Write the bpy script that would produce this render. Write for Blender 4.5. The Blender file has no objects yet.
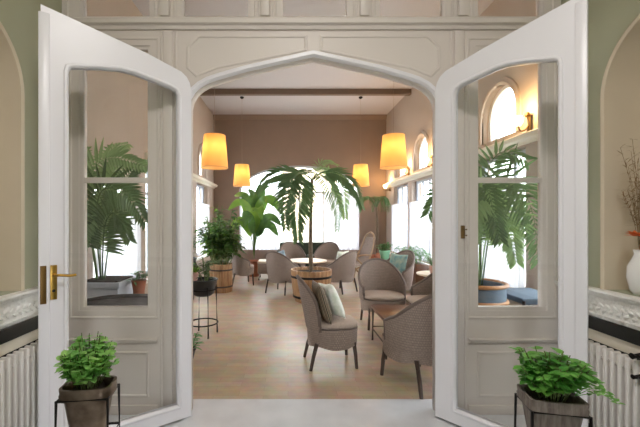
import bpy, bmesh, math, random
from mathutils import Vector, Matrix

scene = bpy.context.scene
COL = scene.collection
PI = math.pi
rnd = random.Random(7)
CAMZ, VX, VY, F = 1.49, 288.0, 220.0, 351.0


def at(px, py, Y):
    """photo pixel + depth -> world point"""
    return Vector(((px - VX) / F * Y, Y, CAMZ - (py - VY) / F * Y))


def srgb(r, g, b):
    f = lambda c: (c / 255 / 12.92) if c / 255 <= 0.04045 else ((c / 255 + 0.055) / 1.055) ** 2.4
    return (f(r), f(g), f(b), 1.0)


# ------------------------------------------------------------------ materials
M = {}


def mat(name, col, rough=0.6, metal=0.0, col2=None, scale=8.0, bump=0.0, bscale=None, stretch=None, coat=0.0,
        spec=0.5):
    m = bpy.data.materials.new(name)
    m.use_nodes = True
    nt = m.node_tree
    b = nt.nodes['Principled BSDF']
    b.inputs['Base Color'].default_value = col
    b.inputs['Roughness'].default_value = rough
    b.inputs['Metallic'].default_value = metal
    b.inputs['Coat Weight'].default_value = coat
    b.inputs['Specular IOR Level'].default_value = spec
    if col2 or bump:
        tc = nt.nodes.new('ShaderNodeTexCoord')
        mp = nt.nodes.new('ShaderNodeMapping')
        if stretch:
            mp.inputs['Scale'].default_value = stretch
        nt.links.new(tc.outputs['Object'], mp.inputs['Vector'])
        if col2:
            n = nt.nodes.new('ShaderNodeTexNoise')
            n.inputs['Scale'].default_value = scale
            n.inputs['Detail'].default_value = 5
            nt.links.new(mp.outputs['Vector'], n.inputs['Vector'])
            r = nt.nodes.new('ShaderNodeValToRGB')
            r.color_ramp.elements[0].position = 0.3
            r.color_ramp.elements[1].position = 0.7
            r.color_ramp.elements[0].color = col
            r.color_ramp.elements[1].color = col2
            nt.links.new(n.outputs['Fac'], r.inputs['Fac'])
            nt.links.new(r.outputs['Color'], b.inputs['Base Color'])
        if bump:
            n2 = nt.nodes.new('ShaderNodeTexNoise')
            n2.inputs['Scale'].default_value = bscale or scale
            n2.inputs['Detail'].default_value = 4
            nt.links.new(mp.outputs['Vector'], n2.inputs['Vector'])
            bp = nt.nodes.new('ShaderNodeBump')
            bp.inputs['Strength'].default_value = bump
            bp.inputs['Distance'].default_value = 0.02
            nt.links.new(n2.outputs['Fac'], bp.inputs['Height'])
            nt.links.new(bp.outputs['Normal'], b.inputs['Normal'])
    M[name] = m
    return m


def leafmat(name, c1, c2, trans=0.35, rough=0.4, scale=3.0):
    m = mat(name, c1, rough, col2=c2, scale=scale)
    nt = m.node_tree
    b = nt.nodes['Principled BSDF']
    out = nt.nodes['Material Output']
    tr = nt.nodes.new('ShaderNodeBsdfTranslucent')
    src = b.inputs['Base Color'].links[0].from_socket
    hs = nt.nodes.new('ShaderNodeHueSaturation')
    hs.inputs['Value'].default_value = 1.5
    nt.links.new(src, hs.inputs['Color'])
    nt.links.new(hs.outputs['Color'], tr.inputs['Color'])
    mx = nt.nodes.new('ShaderNodeMixShader')
    mx.inputs['Fac'].default_value = trans
    nt.links.new(b.outputs['BSDF'], mx.inputs[1])
    nt.links.new(tr.outputs['BSDF'], mx.inputs[2])
    nt.links.new(mx.outputs['Shader'], out.inputs['Surface'])
    return m


def thin(name, tcol, trans_w, col, tl_w, rough=0.8):
    """sheet: part see-through, part translucent, part diffuse"""
    m = bpy.data.materials.new(name)
    m.use_nodes = True
    nt = m.node_tree
    nt.nodes.remove(nt.nodes['Principled BSDF'])
    out = nt.nodes['Material Output']
    t = nt.nodes.new('ShaderNodeBsdfTransparent')
    t.inputs['Color'].default_value = tcol
    d = nt.nodes.new('ShaderNodeBsdfDiffuse')
    d.inputs['Color'].default_value = col
    l = nt.nodes.new('ShaderNodeBsdfTranslucent')
    l.inputs['Color'].default_value = col
    a = nt.nodes.new('ShaderNodeMixShader')
    a.inputs['Fac'].default_value = tl_w
    nt.links.new(d.outputs[0], a.inputs[1])
    nt.links.new(l.outputs[0], a.inputs[2])
    c = nt.nodes.new('ShaderNodeMixShader')
    c.inputs['Fac'].default_value = trans_w
    nt.links.new(a.outputs[0], c.inputs[1])
    nt.links.new(t.outputs[0], c.inputs[2])
    nt.links.new(c.outputs[0], out.inputs['Surface'])
    M[name] = m
    return m


def glassmat(name, tint):
    m = bpy.data.materials.new(name)
    m.use_nodes = True
    nt = m.node_tree
    nt.nodes.remove(nt.nodes['Principled BSDF'])
    out = nt.nodes['Material Output']
    t = nt.nodes.new('ShaderNodeBsdfTransparent')
    t.inputs['Color'].default_value = tint
    g = nt.nodes.new('ShaderNodeBsdfGlossy')
    g.inputs['Roughness'].default_value = 0.02
    lw = nt.nodes.new('ShaderNodeLayerWeight')
    pw = nt.nodes.new('ShaderNodeMath')
    pw.operation = 'POWER'
    pw.inputs[1].default_value = 5
    ma = nt.nodes.new('ShaderNodeMath')
    ma.operation = 'MULTIPLY_ADD'
    ma.inputs[1].default_value = 0.7
    ma.inputs[2].default_value = 0.025
    mx = nt.nodes.new('ShaderNodeMixShader')
    nt.links.new(lw.outputs['Facing'], pw.inputs[0])
    nt.links.new(pw.outputs[0], ma.inputs[0])
    nt.links.new(ma.outputs[0], mx.inputs['Fac'])
    nt.links.new(t.outputs[0], mx.inputs[1])
    nt.links.new(g.outputs[0], mx.inputs[2])
    nt.links.new(mx.outputs[0], out.inputs['Surface'])
    M[name] = m


def emit(name, col, s):
    m = bpy.data.materials.new(name)
    m.use_nodes = True
    nt = m.node_tree
    nt.nodes.remove(nt.nodes['Principled BSDF'])
    e = nt.nodes.new('ShaderNodeEmission')
    e.inputs['Color'].default_value = col
    e.inputs['Strength'].default_value = s
    nt.links.new(e.outputs[0], nt.nodes['Material Output'].inputs['Surface'])
    M[name] = m


def weavemat(name, c1, c2, c3, su=0.022, sv=0.013):
    """woven fibre from the UV map, which is laid out in metres"""
    m = bpy.data.materials.new(name)
    m.use_nodes = True
    nt = m.node_tree
    b = nt.nodes['Principled BSDF']
    b.inputs['Roughness'].default_value = 0.65
    uv = nt.nodes.new('ShaderNodeUVMap')
    br = nt.nodes.new('ShaderNodeTexBrick')
    br.inputs['Scale'].default_value = 1.0
    br.inputs['Brick Width'].default_value = su
    br.inputs['Row Height'].default_value = sv
    br.inputs['Mortar Size'].default_value = 0.0018
    br.inputs['Mortar Smooth'].default_value = 0.6
    br.inputs['Color1'].default_value = c1
    br.inputs['Color2'].default_value = c2
    br.inputs['Mortar'].default_value = c3
    nt.links.new(uv.outputs[0], br.inputs['Vector'])
    nt.links.new(br.outputs['Color'], b.inputs['Base Color'])
    bp = nt.nodes.new('ShaderNodeBump')
    bp.inputs['Strength'].default_value = 0.6
    bp.inputs['Distance'].default_value = 0.004
    bp.invert = True
    nt.links.new(br.outputs['Fac'], bp.inputs['Height'])
    nt.links.new(bp.outputs['Normal'], b.inputs['Normal'])
    M[name] = m


def planks(name):
    m = bpy.data.materials.new(name)
    m.use_nodes = True
    nt = m.node_tree
    b = nt.nodes['Principled BSDF']
    tc = nt.nodes.new('ShaderNodeTexCoord')
    br = nt.nodes.new('ShaderNodeTexBrick')
    br.inputs['Scale'].default_value = 1.0
    br.inputs['Brick Width'].default_value = 0.42
    br.inputs['Row Height'].default_value = 0.085
    br.inputs['Mortar Size'].default_value = 0.0012
    br.inputs['Color1'].default_value = srgb(184, 164, 142)
    br.inputs['Color2'].default_value = srgb(174, 153, 131)
    br.inputs['Mortar'].default_value = srgb(152, 131, 110)
    nt.links.new(tc.outputs['Object'], br.inputs['Vector'])
    n = nt.nodes.new('ShaderNodeTexNoise')
    n.inputs['Scale'].default_value = 5.0
    n.inputs['Detail'].default_value = 6
    n.inputs['Roughness'].default_value = 0.65
    nt.links.new(tc.outputs['Object'], n.inputs['Vector'])
    mx = nt.nodes.new('ShaderNodeMix')
    mx.data_type = 'RGBA'
    mx.blend_type = 'OVERLAY'
    mx.inputs['Factor'].default_value = 0.45
    nt.links.new(br.outputs['Color'], mx.inputs['A'])
    nt.links.new(n.outputs['Color'], mx.inputs['B'])
    hs = nt.nodes.new('ShaderNodeHueSaturation')
    hs.inputs['Saturation'].default_value = 1.05
    nt.links.new(mx.outputs['Result'], hs.inputs['Color'])
    nt.links.new(hs.outputs['Color'], b.inputs['Base Color'])
    r = nt.nodes.new('ShaderNodeMapRange')
    r.inputs['To Min'].default_value = 0.22
    r.inputs['To Max'].default_value = 0.42
    nt.links.new(n.outputs['Fac'], r.inputs['Value'])
    nt.links.new(r.outputs[0], b.inputs['Roughness'])
    M[name] = m


def stripes(name, cols, scale, axis='X', rough=0.6):
    m = bpy.data.materials.new(name)
    m.use_nodes = True
    nt = m.node_tree
    b = nt.nodes['Principled BSDF']
    b.inputs['Roughness'].default_value = rough
    uv = nt.nodes.new('ShaderNodeUVMap')
    w = nt.nodes.new('ShaderNodeTexWave')
    w.bands_direction = axis
    w.wave_profile = 'SAW'
    w.inputs['Scale'].default_value = scale
    nt.links.new(uv.outputs[0], w.inputs['Vector'])
    r = nt.nodes.new('ShaderNodeValToRGB')
    r.color_ramp.interpolation = 'CONSTANT'
    while len(r.color_ramp.elements) < len(cols):
        r.color_ramp.elements.new(0.5)
    for i, c in enumerate(cols):
        r.color_ramp.elements[i].position = i / len(cols)
        r.color_ramp.elements[i].color = c
    nt.links.new(w.outputs['Fac'], r.inputs['Fac'])
    nt.links.new(r.outputs['Color'], b.inputs['Base Color'])
    M[name] = m


mat('door_white', srgb(230, 228, 232), 0.35)
mat('screen_paint', srgb(218, 209, 202), 0.45)
mat('hall_sage', srgb(170, 170, 144), 0.7, col2=srgb(164, 165, 139), scale=2)
mat('niche_beige', srgb(210, 196, 172), 0.7, col2=srgb(204, 190, 166), scale=3)
mat('cream', srgb(226, 218, 200), 0.5)
mat('relief_white', srgb(238, 236, 230), 0.5, bump=0.9, bscale=34)
mat('black_marble', srgb(16, 20, 19), 0.15, col2=srgb(24, 30, 28), scale=20)
mat('radiator_paint', srgb(232, 228, 222), 0.35)
mat('marble', srgb(206, 208, 212), 0.25, col2=srgb(222, 224, 228), scale=3.5)
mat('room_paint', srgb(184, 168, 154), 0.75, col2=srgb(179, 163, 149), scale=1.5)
mat('recess', srgb(40, 39, 36), 0.8)  # dark colour standing in for shade between the radiator fins
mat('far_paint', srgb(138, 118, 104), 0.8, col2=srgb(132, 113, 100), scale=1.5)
mat('room_ceiling', srgb(192, 188, 192), 0.8)
mat('beam_brown', srgb(112, 94, 82), 0.7)
mat('window_white', srgb(238, 236, 232), 0.4)
mat('window_grey', srgb(176, 180, 190), 0.5)
mat('brass', srgb(176, 140, 70), 0.3, 1.0)
mat('old_brass', srgb(120, 92, 52), 0.4, 0.9)
mat('iron', srgb(34, 32, 32), 0.45, 0.6)
mat('zinc', srgb(150, 134, 116), 0.34, 0.8, col2=srgb(84, 70, 58), scale=9)
mat('grey_wood', srgb(126, 116, 106), 0.6, col2=srgb(84, 72, 64), scale=10, stretch=(6, 6, .8), bump=.3)
mat('soil', srgb(52, 40, 32), 0.95, col2=srgb(36, 28, 22), scale=40)
leafmat('herb', srgb(92, 158, 72), srgb(168, 210, 122), .3, .4, 14)
leafmat('herb_dark', srgb(70, 140, 58), srgb(128, 186, 88), .3, .35, 14)
leafmat('palm', srgb(62, 90, 56), srgb(100, 126, 82), .4, .35, 2)
leafmat('palm_light', srgb(104, 136, 88), srgb(150, 174, 118), .45, .35, 2)
leafmat('banana', srgb(70, 112, 46), srgb(128, 158, 62), .4, .3, 2)
leafmat('dark_leaf', srgb(50, 84, 44), srgb(92, 126, 62), .3, .4, 4)
leafmat('fern', srgb(76, 124, 72), srgb(112, 158, 98), .3, .5, 4)
leafmat('lime', srgb(120, 170, 50), srgb(150, 190, 70), .4, .4, 4)
leafmat('dry', srgb(150, 120, 82), srgb(120, 100, 70), .2, .7, 4)
leafmat('petal', srgb(214, 110, 60), srgb(226, 140, 84), .3, .6, 4)
mat('stem', srgb(96, 110, 62), 0.6)
mat('bark', srgb(120, 104, 84), 0.8, col2=srgb(84, 70, 54), scale=18, stretch=(1, 1, 6), bump=.4)
mat('dark_wood', srgb(104, 70, 50), 0.3, col2=srgb(84, 54, 38), scale=6, stretch=(8, 1, 8))
mat('leg_wood', srgb(74, 60, 52), 0.5)
mat('cane_pale', srgb(178, 150, 118), 0.5, col2=srgb(150, 122, 92), scale=12)
mat('fabric_seat', srgb(176, 160, 148), 0.9, col2=srgb(166, 150, 138), scale=60)
mat('fabric_white', srgb(246, 246, 242), 0.9, col2=srgb(206, 218, 200), scale=16)
mat('fabric_teal', srgb(96, 146, 150), 0.9, col2=srgb(166, 178, 160), scale=12)
mat('fabric_blue', srgb(138, 160, 176), 0.9, col2=srgb(168, 184, 194), scale=16)
mat('sofa_green', srgb(44, 54, 42), 0.85)
mat('pale_top', srgb(232, 214, 190), 0.3)
mat('grey_pot', srgb(196, 200, 210), 0.5, col2=srgb(186, 192, 204), scale=4)
mat('black_pot', srgb(38, 40, 42), 0.35)
mat('terracotta', srgb(176, 104, 72), 0.6, col2=srgb(160, 92, 64), scale=8)
mat('pink_pot', srgb(214, 168, 154), 0.5)
mat('white_ceramic', srgb(232, 230, 226), 0.2)
mat('bamboo', srgb(190, 140, 92), 0.4, col2=srgb(160, 110, 70), scale=10)
mat('slate_fabric', srgb(104, 120, 138), 0.85)
mat('barrel_wood', srgb(186, 146, 104), 0.55, col2=srgb(140, 102, 70), scale=5, stretch=(5, 5, .7), bump=.2)
mat('mint', srgb(150, 214, 180), 0.5)
mat('grass_ground', srgb(190, 188, 178), 0.9)
mat('facade', srgb(230, 206, 176), 0.8)
mat('cord', srgb(150, 130, 112), 0.6)
weavemat('wicker', srgb(163, 146, 135), srgb(150, 133, 123), srgb(108, 94, 86), .013, .022)
weavemat('wicker_grey', srgb(126, 122, 120), srgb(108, 104, 102), srgb(62, 58, 58))
stripes('fabric_stripe', [srgb(52, 46, 40), srgb(150, 134, 106), srgb(70, 58, 48), srgb(120, 104, 84)], 6.0)
planks('parquet')
thin('sheer', (1, 1, 1, 1), 0.08, srgb(226, 226, 232), 0.36)
thin('shade_fabric', (1, 1, 1, 1), 0.02, srgb(230, 184, 118), 0.52)
glassmat('glass', (0.985, 0.99, 0.985, 1))
glassmat('window_glass', (0.97, 0.98, 0.98, 1))
emit('bulb', (1, 0.66, 0.3, 1), 10)
emit('sconce_glow', (1, 0.68, 0.32, 1), 9)
emit('fill_glow', (1, 0.93, 0.84, 1), 4)  # glow of the added, unseen fill disc over the hall


# ------------------------------------------------------------------ object helpers
def obj(name, bm, material, parent=None, smooth=None, recalc=True):
    if recalc:
        bmesh.ops.recalc_face_normals(bm, faces=bm.faces)
    me = bpy.data.meshes.new(name)
    bm.to_mesh(me)
    bm.free()
    me.materials.append(M[material])
    if smooth is not None:
        me.shade_smooth()
        if smooth < 180:
            me.set_sharp_from_angle(angle=math.radians(smooth))
    o = bpy.data.objects.new(name, me)
    COL.objects.link(o)
    if parent:
        o.parent = parent
    return o


def tag(o, label=None, cat=None, group=None, kind=None):
    if label:
        o['label'] = label
    if cat:
        o['category'] = cat
    if group:
        o['group'] = group
    if kind:
        o['kind'] = kind
    return o


def thing(name, label, cat, loc=(0, 0, 0), rz=0, group=None):
    o = bpy.data.objects.new(name, None)
    o.empty_display_size = 0.1
    COL.objects.link(o)
    o.location = loc
    o.rotation_euler = (0, 0, rz)
    return tag(o, label, cat, group)


def struct(name, bm, m, parent=None, smooth=None):
    o = obj(name, bm, m, parent, smooth)
    if not parent:
        o['kind'] = 'structure'
    return o


def dup(root, loc, rz, label, group=None, scale=1.0):
    r = root.copy()
    COL.objects.link(r)
    r.location = loc
    r.rotation_euler = (0, 0, rz)
    r.scale = (scale,) * 3
    r['label'] = label
    if group:
        r['group'] = group
    for ch in list(root.children):
        if ch.type == 'LIGHT':
            c = ch.copy()
        else:
            c = ch.copy()
        COL.objects.link(c)
        c.parent = r
        for g in list(ch.children):
            d = g.copy()
            COL.objects.link(d)
            d.parent = c
    return r


NB = bmesh.new


def box(bm, x0, x1, y0, y1, z0, z1, bev=0.0, mtx=None):
    ret = bmesh.ops.create_cube(bm, size=1.0)
    vs = ret['verts']
    for v in vs:
        v.co = Vector(((x0 + x1) / 2 + v.co.x * (x1 - x0), (y0 + y1) / 2 + v.co.y * (y1 - y0),
                       (z0 + z1) / 2 + v.co.z * (z1 - z0)))
    if mtx:
        for v in vs:
            v.co = mtx @ v.co
    if bev:
        es = list({e for v in vs for e in v.link_edges})
        bmesh.ops.bevel(bm, geom=es, offset=bev, segments=2, affect='EDGES', profile=0.5)
    return bm


def frame_from(t):
    t = t.normalized()
    up = Vector((0, 0, 1)) if abs(t.z) < 0.95 else Vector((1, 0, 0))
    a = t.cross(up).normalized()
    return a, a.cross(t).normalized()


def tube(bm, pts, r, n=8, cap=True, closed=False):
    pts = [Vector(p) for p in pts]
    k = len(pts)
    rad = r if isinstance(r, (list, tuple)) else [r] * k
    rings = []
    pa = None
    for i, p in enumerate(pts):
        if closed:
            t = pts[(i + 1) % k] - pts[i - 1]
        else:
            t = pts[min(i + 1, k - 1)] - pts[max(i - 1, 0)]
        t.normalize()
        if pa is None:
            a, b = frame_from(t)
        else:
            a = pa - t * pa.dot(t)
            if a.length < 1e-4:
                a, b = frame_from(t)
            a.normalize()
            b = t.cross(a)
        pa = a
        rings.append([bm.verts.new(p + (a * math.cos(2 * PI * j / n) + b * math.sin(2 * PI * j / n)) * rad[i])
                      for j in range(n)])
    m = k if closed else k - 1
    for i in range(m):
        A, B = rings[i], rings[(i + 1) % k]
        for j in range(n):
            bm.faces.new((A[j], A[(j + 1) % n], B[(j + 1) % n], B[j]))
    if cap and not closed:
        bm.faces.new(rings[0][::-1])
        bm.faces.new(rings[-1])
    return bm


def lathe(bm, prof, n=28, c=(0, 0, 0), uvm=False):
    """prof: list of (r, z); closed surface of revolution"""
    rings = []
    cx, cy, cz = c
    for r, z in prof:
        if r < 1e-5:
            rings.append([bm.verts.new((cx, cy, cz + z))])
        else:
            rings.append([bm.verts.new((cx + r * math.cos(2 * PI * j / n), cy + r * math.sin(2 * PI * j / n), cz + z))
                          for j in range(n)])
    for A, B in zip(rings, rings[1:]):
        for j in range(n):
            k = (j + 1) % n
            if len(A) == 1 and len(B) == 1:
                continue
            if len(A) == 1:
                bm.faces.new((A[0], B[j], B[k]))
            elif len(B) == 1:
                bm.faces.new((A[j], A[k], B[0]))
            else:
                bm.faces.new((A[j], A[k], B[k], B[j]))
    return bm


def smoothpts(pts, n=6):
    P = [Vector(p) for p in pts]
    P = [P[0] * 2 - P[1]] + P + [P[-1] * 2 - P[-2]]
    out = []
    for i in range(1, len(P) - 2):
        for k in range(n):
            t = k / n
            a, b, c, d = P[i - 1], P[i], P[i + 1], P[i + 2]
            out.append(0.5 * ((2 * b) + (c - a) * t + (2 * a - 5 * b + 4 * c - d) * t * t + (3 * b - a - 3 * c + d) * t ** 3))
    out.append(P[-2].copy())
    return out


def plate(outline, holes, thick, fn, bevel=0.0):
    """flat plate with holes. fn maps (x, z, depth) -> world"""
    cu = bpy.data.curves.new('tmp', 'CURVE')
    cu.dimensions = '2D'
    cu.fill_mode = 'BOTH'
    cu.extrude = thick / 2
    for poly in [outline] + list(holes):
        sp = cu.splines.new('POLY')
        sp.points.add(len(poly) - 1)
        for p, q in zip(sp.points, poly):
            p.co = (q[0], q[1], 0, 1)
        sp.use_cyclic_u = True
    o = bpy.data.objects.new('tmp', cu)
    COL.objects.link(o)
    dg = bpy.context.evaluated_depsgraph_get()
    me = bpy.data.meshes.new_from_object(o.evaluated_get(dg))
    bpy.data.objects.remove(o)
    bpy.data.curves.remove(cu)
    bm = bmesh.new()
    bm.from_mesh(me)
    bpy.data.meshes.remove(me)
    bmesh.ops.remove_doubles(bm, verts=bm.verts, dist=1e-5)
    for v in bm.verts:
        v.co = Vector(fn(v.co.x, v.co.y, v.co.z))
    return bm


def moulding(bm, pts, prof, fn, closed=False):
    """sweep prof [(offset, depth)] along 2D path pts with mitres. fn maps (x, z, depth) -> world"""
    k = len(pts)
    P = [Vector(p) for p in pts]
    rows = []
    for i in range(k):
        if closed:
            d0, d1 = (P[i] - P[i - 1]).normalized(), (P[(i + 1) % k] - P[i]).normalized()
        else:
            d0 = (P[i] - P[i - 1]).normalized() if i else (P[1] - P[0]).normalized()
            d1 = (P[i + 1] - P[i]).normalized() if i < k - 1 else d0
        n0, n1 = Vector((-d0.y, d0.x)), Vector((-d1.y, d1.x))
        n = n0 + n1
        n.normalize()
        n /= max(0.35, n.dot(n0))
        rows.append([bm.verts.new(fn(*(P[i] + n * o), d)) for o, d in prof])
    q = len(prof)
    m = k if closed else k - 1
    for i in range(m):
        A, B = rows[i], rows[(i + 1) % k]
        for j in range(q):
            bm.faces.new((A[j], A[(j + 1) % q], B[(j + 1) % q], B[j]))
    if not closed:
        bm.faces.new(rows[0])
        bm.faces.new(rows[-1][::-1])
    return bm


def rect(x0, x1, z0, z1):
    return [(x0, z0), (x1, z0), (x1, z1), (x0, z1)]


def archpoly(x0, x1, z0, zs, za, n=16):
    """arched outline: straight to zs, elliptical head to za"""
    c, r = (x0 + x1) / 2, (x1 - x0) / 2
    pts = [(x0, z0), (x1, z0)]
    for i in range(n + 1):
        a = PI * i / n
        pts.append((c + r * math.cos(a), zs + (za - zs) * math.sin(a)))
    return pts


# ================================================================== SETTING
AL, AR = -1.74, 2.10            # hall walls
RL, RR = -2.33, 3.08            # conservatory walls
YS = 2.70                       # hall face of the screen
YF = 11.0                       # far wall
ZC = 4.77                       # conservatory ceiling
HC = 4.0                        # hall ceiling
OL, OR = -0.752, 1.144          # opening jambs
OC = (OL + OR) / 2
fy = lambda y0: (lambda x, z, d: (x, y0 + d, z))        # plane facing -Y; depth towards +Y

struct('floor', box(NB(), RL - .3, RR + .3, 2.92, YF + .3, -.1, 0), 'parquet')
struct('floor_hall', box(NB(), AL - .4, AR + .4, -4, 2.92, -.1, 0), 'marble')
struct('ceiling', box(NB(), RL - .3, RR + .3, 2.8, YF + .3, ZC, ZC + .15), 'room_ceiling')
struct('ceiling_hall', box(NB(), AL - .4, AR + .4, -4, 2.72, HC, HC + .15), 'cream')

# ---- the screen wall with the tudor arch, sidelights and fanlights
half = [(0, 2.738), (.30, 2.672), (.515, 2.624), (.72, 2.565), (.80, 2.538), (.86, 2.505), (.905, 2.465), (.935, 2.415),
        (.948, 2.36)]
arch = [(OC - v, z) for v, z in half[::-1]] + [(OC + v, z) for v, z in half[1:]]
outline = [(RL, 0), (OL, 0)] + arch + [(OR, 0), (RR, 0), (RR, ZC), (RL, ZC)]
SLL, SLR = (-1.612, -1.060), (1.447, 1.998)
SZ = (0.79, 2.835)
fan = [(-1.60, -1.06), (-.825, -.295), (-.055, .47), (.70, 1.215), (1.46, 1.97)]
FZ = (3.052, 3.80)
holes = [rect(*SLL, *SZ), rect(*SLR, *SZ)] + [rect(a, b, *FZ) for a, b in fan]
bm = plate(outline, holes, .08, fy(YS + .04))
struct('wall_screen', bm, 'screen_paint')

# arch trim (white, stepped)
jam = [(OL, 0.0)] + arch + [(OR, 0.0)]
prof = [(0, -.03), (0, .16), (-.0, .17), (-.02, .17), (-.02, .0), (.0, -.03)]
bm = NB()
moulding(bm, jam, [(.004, .08), (.004, -.012), (.018, -.028), (.030, -.028), (.034, -.012), (.050, -.012), (.058, .0), (.058, .012), (.02, .012), (.02, .08)],
         fy(YS))
struct('trim_1', bm, 'door_white', smooth=35)
# transom cornice
bm = NB()
moulding(bm, [(AL, 3.0), (AR, 3.0)], [(-.05, 0.02), (-.05, -.02), (-.03, -.03), (-.02, -.055), (.012, -.06), (.024, -.045), (.03, -.03), (.045, -.02), (.05, .02)],
         fy(YS))
struct('trim_2', bm, 'screen_paint', smooth=30)
# mouldings on the screen: posts, spandrel panel, dado rail and panels
bm = NB()
BEAD = [(-.012, .004), (-.012, -.002), (-.006, -.008), (.004, -.008), (.010, -.002), (.012, .004)]
f = fy(YS)
for a, b in ((-1.085, OL), (OR, 1.475)):
    for x in ((a + b) / 2 - .055, (a + b) / 2 + .055):
        moulding(bm, [(x, .0), (x, 2.94)], BEAD, f)
    w0, w1 = (a + b) / 2 - .055, (a + b) / 2 + .055
    box(bm, w0 + .02, w1 - .02, YS - .022, YS + .01, 0, 2.94, .006)
for xx in [(-1.08, -.808), (-.31, -.04), (.455, .715), (1.20, 1.475)]:
    c = (xx[0] + xx[1]) / 2
    for d in (-.075, -.045, .045, .075):
        moulding(bm, [(c + d, 3.05), (c + d, 3.95)], BEAD, f)
    box(bm, c - .035, c + .035, YS - .03, YS + .01, 3.05, 3.95, .006)
for xx in (fan[0][0] - .1, fan[-1][1] + .07):
    moulding(bm, [(xx, 3.05), (xx, 3.95)], BEAD, f)
# spandrel panels each side of the apex
pan = [(OC - .06, 2.90), (OC - .88, 2.90), (OC - .965, 2.82), (OC - .965, 2.66), (OC - .9, 2.60), (OC - .75, 2.66), (OC - .06, 2.80)]
moulding(bm, pan, BEAD, f, True)
moulding(bm, [(2 * OC - x, z) for x, z in pan][::-1], BEAD, f, True)
for a, b in (SLL, SLR):
    x0, x1 = a - .06, b + .06
    moulding(bm, [(x0, .565), (x1, .565)], [(-.018, .004), (-.018, -.012), (-.004, -.022), (.01, -.026), (.018, -.01), (.018, .004)], f)
    moulding(bm, rect(a + .02, b - .02, .14, .47), BEAD, f, True)
    moulding(bm, rect(x0, x1, SZ[0] - .05, SZ[1] + .05), BEAD, f, True)
    box(bm, x0, x1, YS - .018, YS + .01, 0.0, .07, .004)
struct('trim_3', bm, 'screen_paint', smooth=30)


def glazed(name, x0, x1, z0, z1, fr, m_frame, fn, bars_x=(), bars_z=(), depth=.05, bar=.02, glass='window_glass', poly=None, inset=None):
    """a window: frame mesh (the structure) and a glass pane as a part"""
    if poly:
        outer, inner = poly, inset
    else:
        outer, inner = rect(x0, x1, z0, z1), rect(x0 + fr, x1 - fr, z0 + fr, z1 - fr)
    bm = plate(outer, [inner], depth, fn)
    for bx in bars_x:
        b2 = plate(rect(bx - bar / 2, bx + bar / 2, z0 + fr * .5, z1 - fr * .5), [], depth * .7, fn)
        me = bpy.data.meshes.new('t'); b2.to_mesh(me); bm.from_mesh(me); b2.free(); bpy.data.meshes.remove(me)
    for bz in bars_z:
        b2 = plate(rect(x0 + fr * .5, x1 - fr * .5, bz - bar / 2, bz + bar / 2), [], depth * .7, fn)
        me = bpy.data.meshes.new('t'); b2.to_mesh(me); bm.from_mesh(me); b2.free(); bpy.data.meshes.remove(me)
    w = struct(name, bm, m_frame)
    g = plate(inner, [], .006, fn)
    obj('pane', g, glass, w)
    return w


wn = 1
for (a, b) in (SLL, SLR):
    glazed('window_%d' % wn, a, b, SZ[0], SZ[1], .024, 'screen_paint', fy(YS + .045), (), (1.80,), .06, .04, 'glass')
    wn += 1
for (a, b) in fan:
    glazed('window_%d' % wn, a, b, FZ[0], FZ[1], .014, 'screen_paint', fy(YS + .045), (), (), .05, .02, 'glass')
    wn += 1

# ---- hall side walls with arched niches
NY0 = 1.46


def hallwall(side, name, X, s, NY1):
    fn = lambda y, z, d: (X + s * (.125 + d), y, z)
    bm = plate(rect(-4, 2.72, 0, HC), [archpoly(NY0, NY1, 1.03, 2.30, 2.74)], .25, fn)
    struct(name, bm, 'hall_sage')
    fb = lambda y, z, d: (X + s * (.27 + d), y, z)
    struct('trim_niche_' + side, plate(rect(NY0 - .1, NY1 + .1, .9, 2.9), [], .04, fb), 'niche_beige')
    # inner lining of the niche and its moulded edge
    ap = archpoly(NY0, NY1, 1.03, 2.30, 2.74, 24)
    fm = lambda y, z, d: (X + s * d, y, z)
    bm = NB()
    moulding(bm, ap[1:] + [ap[0]], [(.012, .25), (.012, -.012), (-.004, -.022), (-.018, -.012), (-.024, .004), (-.004, .01), (-.004, .25)], fm)
    struct('trim_arch_' + side, bm, 'niche_beige', smooth=40)
    # dado: white relief band, black marble strip, cream strip
    bm = NB()
    fd = lambda y, z, d: (X + s * d, y, z)
    moulding(bm, [(-4, .93), (2.69, .93)],
             [(-.095, .01), (-.095, -.02), (-.07, -.03), (-.055, -.022), (.05, -.03), (.065, -.05), (.085, -.06), (.098, -.055), (.10, .01)], fd)
    y = 1.2
    while y < 2.66:      # carved leaf bosses of the relief
        for k in range(2):
            mt = Matrix.Translation((X - s * .026, y + k * .024, .895 + k * .032)) @ Matrix.Rotation(.6 * (1 if k else -1), 4, 'X') @ Matrix.Diagonal((.012, .021, .011, 1))
            bmesh.ops.create_uvsphere(bm, u_segments=8, v_segments=6, radius=1, matrix=mt)
        y += .05
    struct('trim_relief_' + side, bm, 'relief_white', smooth=40)
    xs = sorted((X - s * .03, X + s * .02))
    struct('trim_marble_' + side, box(NB(), xs[0], xs[1], -4, 2.69, .745, .835, .004), 'black_marble')
    xs = sorted((X - s * .012, X + s * .02))
    struct('baseboard_' + side, box(NB(), xs[0], xs[1], -4, 2.69, .668, .745, .002), 'cream')
    struct('trim_recess_' + side, box(NB(), xs[0], xs[1], -4, 2.69, 0, .668), 'recess')  # shade behind the radiator fins, painted as a dark wall strip


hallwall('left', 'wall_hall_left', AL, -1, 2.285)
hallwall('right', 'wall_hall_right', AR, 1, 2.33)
# rear hall wall with an opening added unseen to let daylight into the hall
bm = plate([(AL - .3, 0), (AL + 1.4, 0), (AL + 1.4, 2.1), (AR - 1.4, 2.1), (AR - 1.4, 0), (AR + .3, 0), (AR + .3, HC), (AL - .3, HC)], [], .2,
           fy(-3.9))
struct('wall_hall_rear', bm, 'hall_sage')

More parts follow.
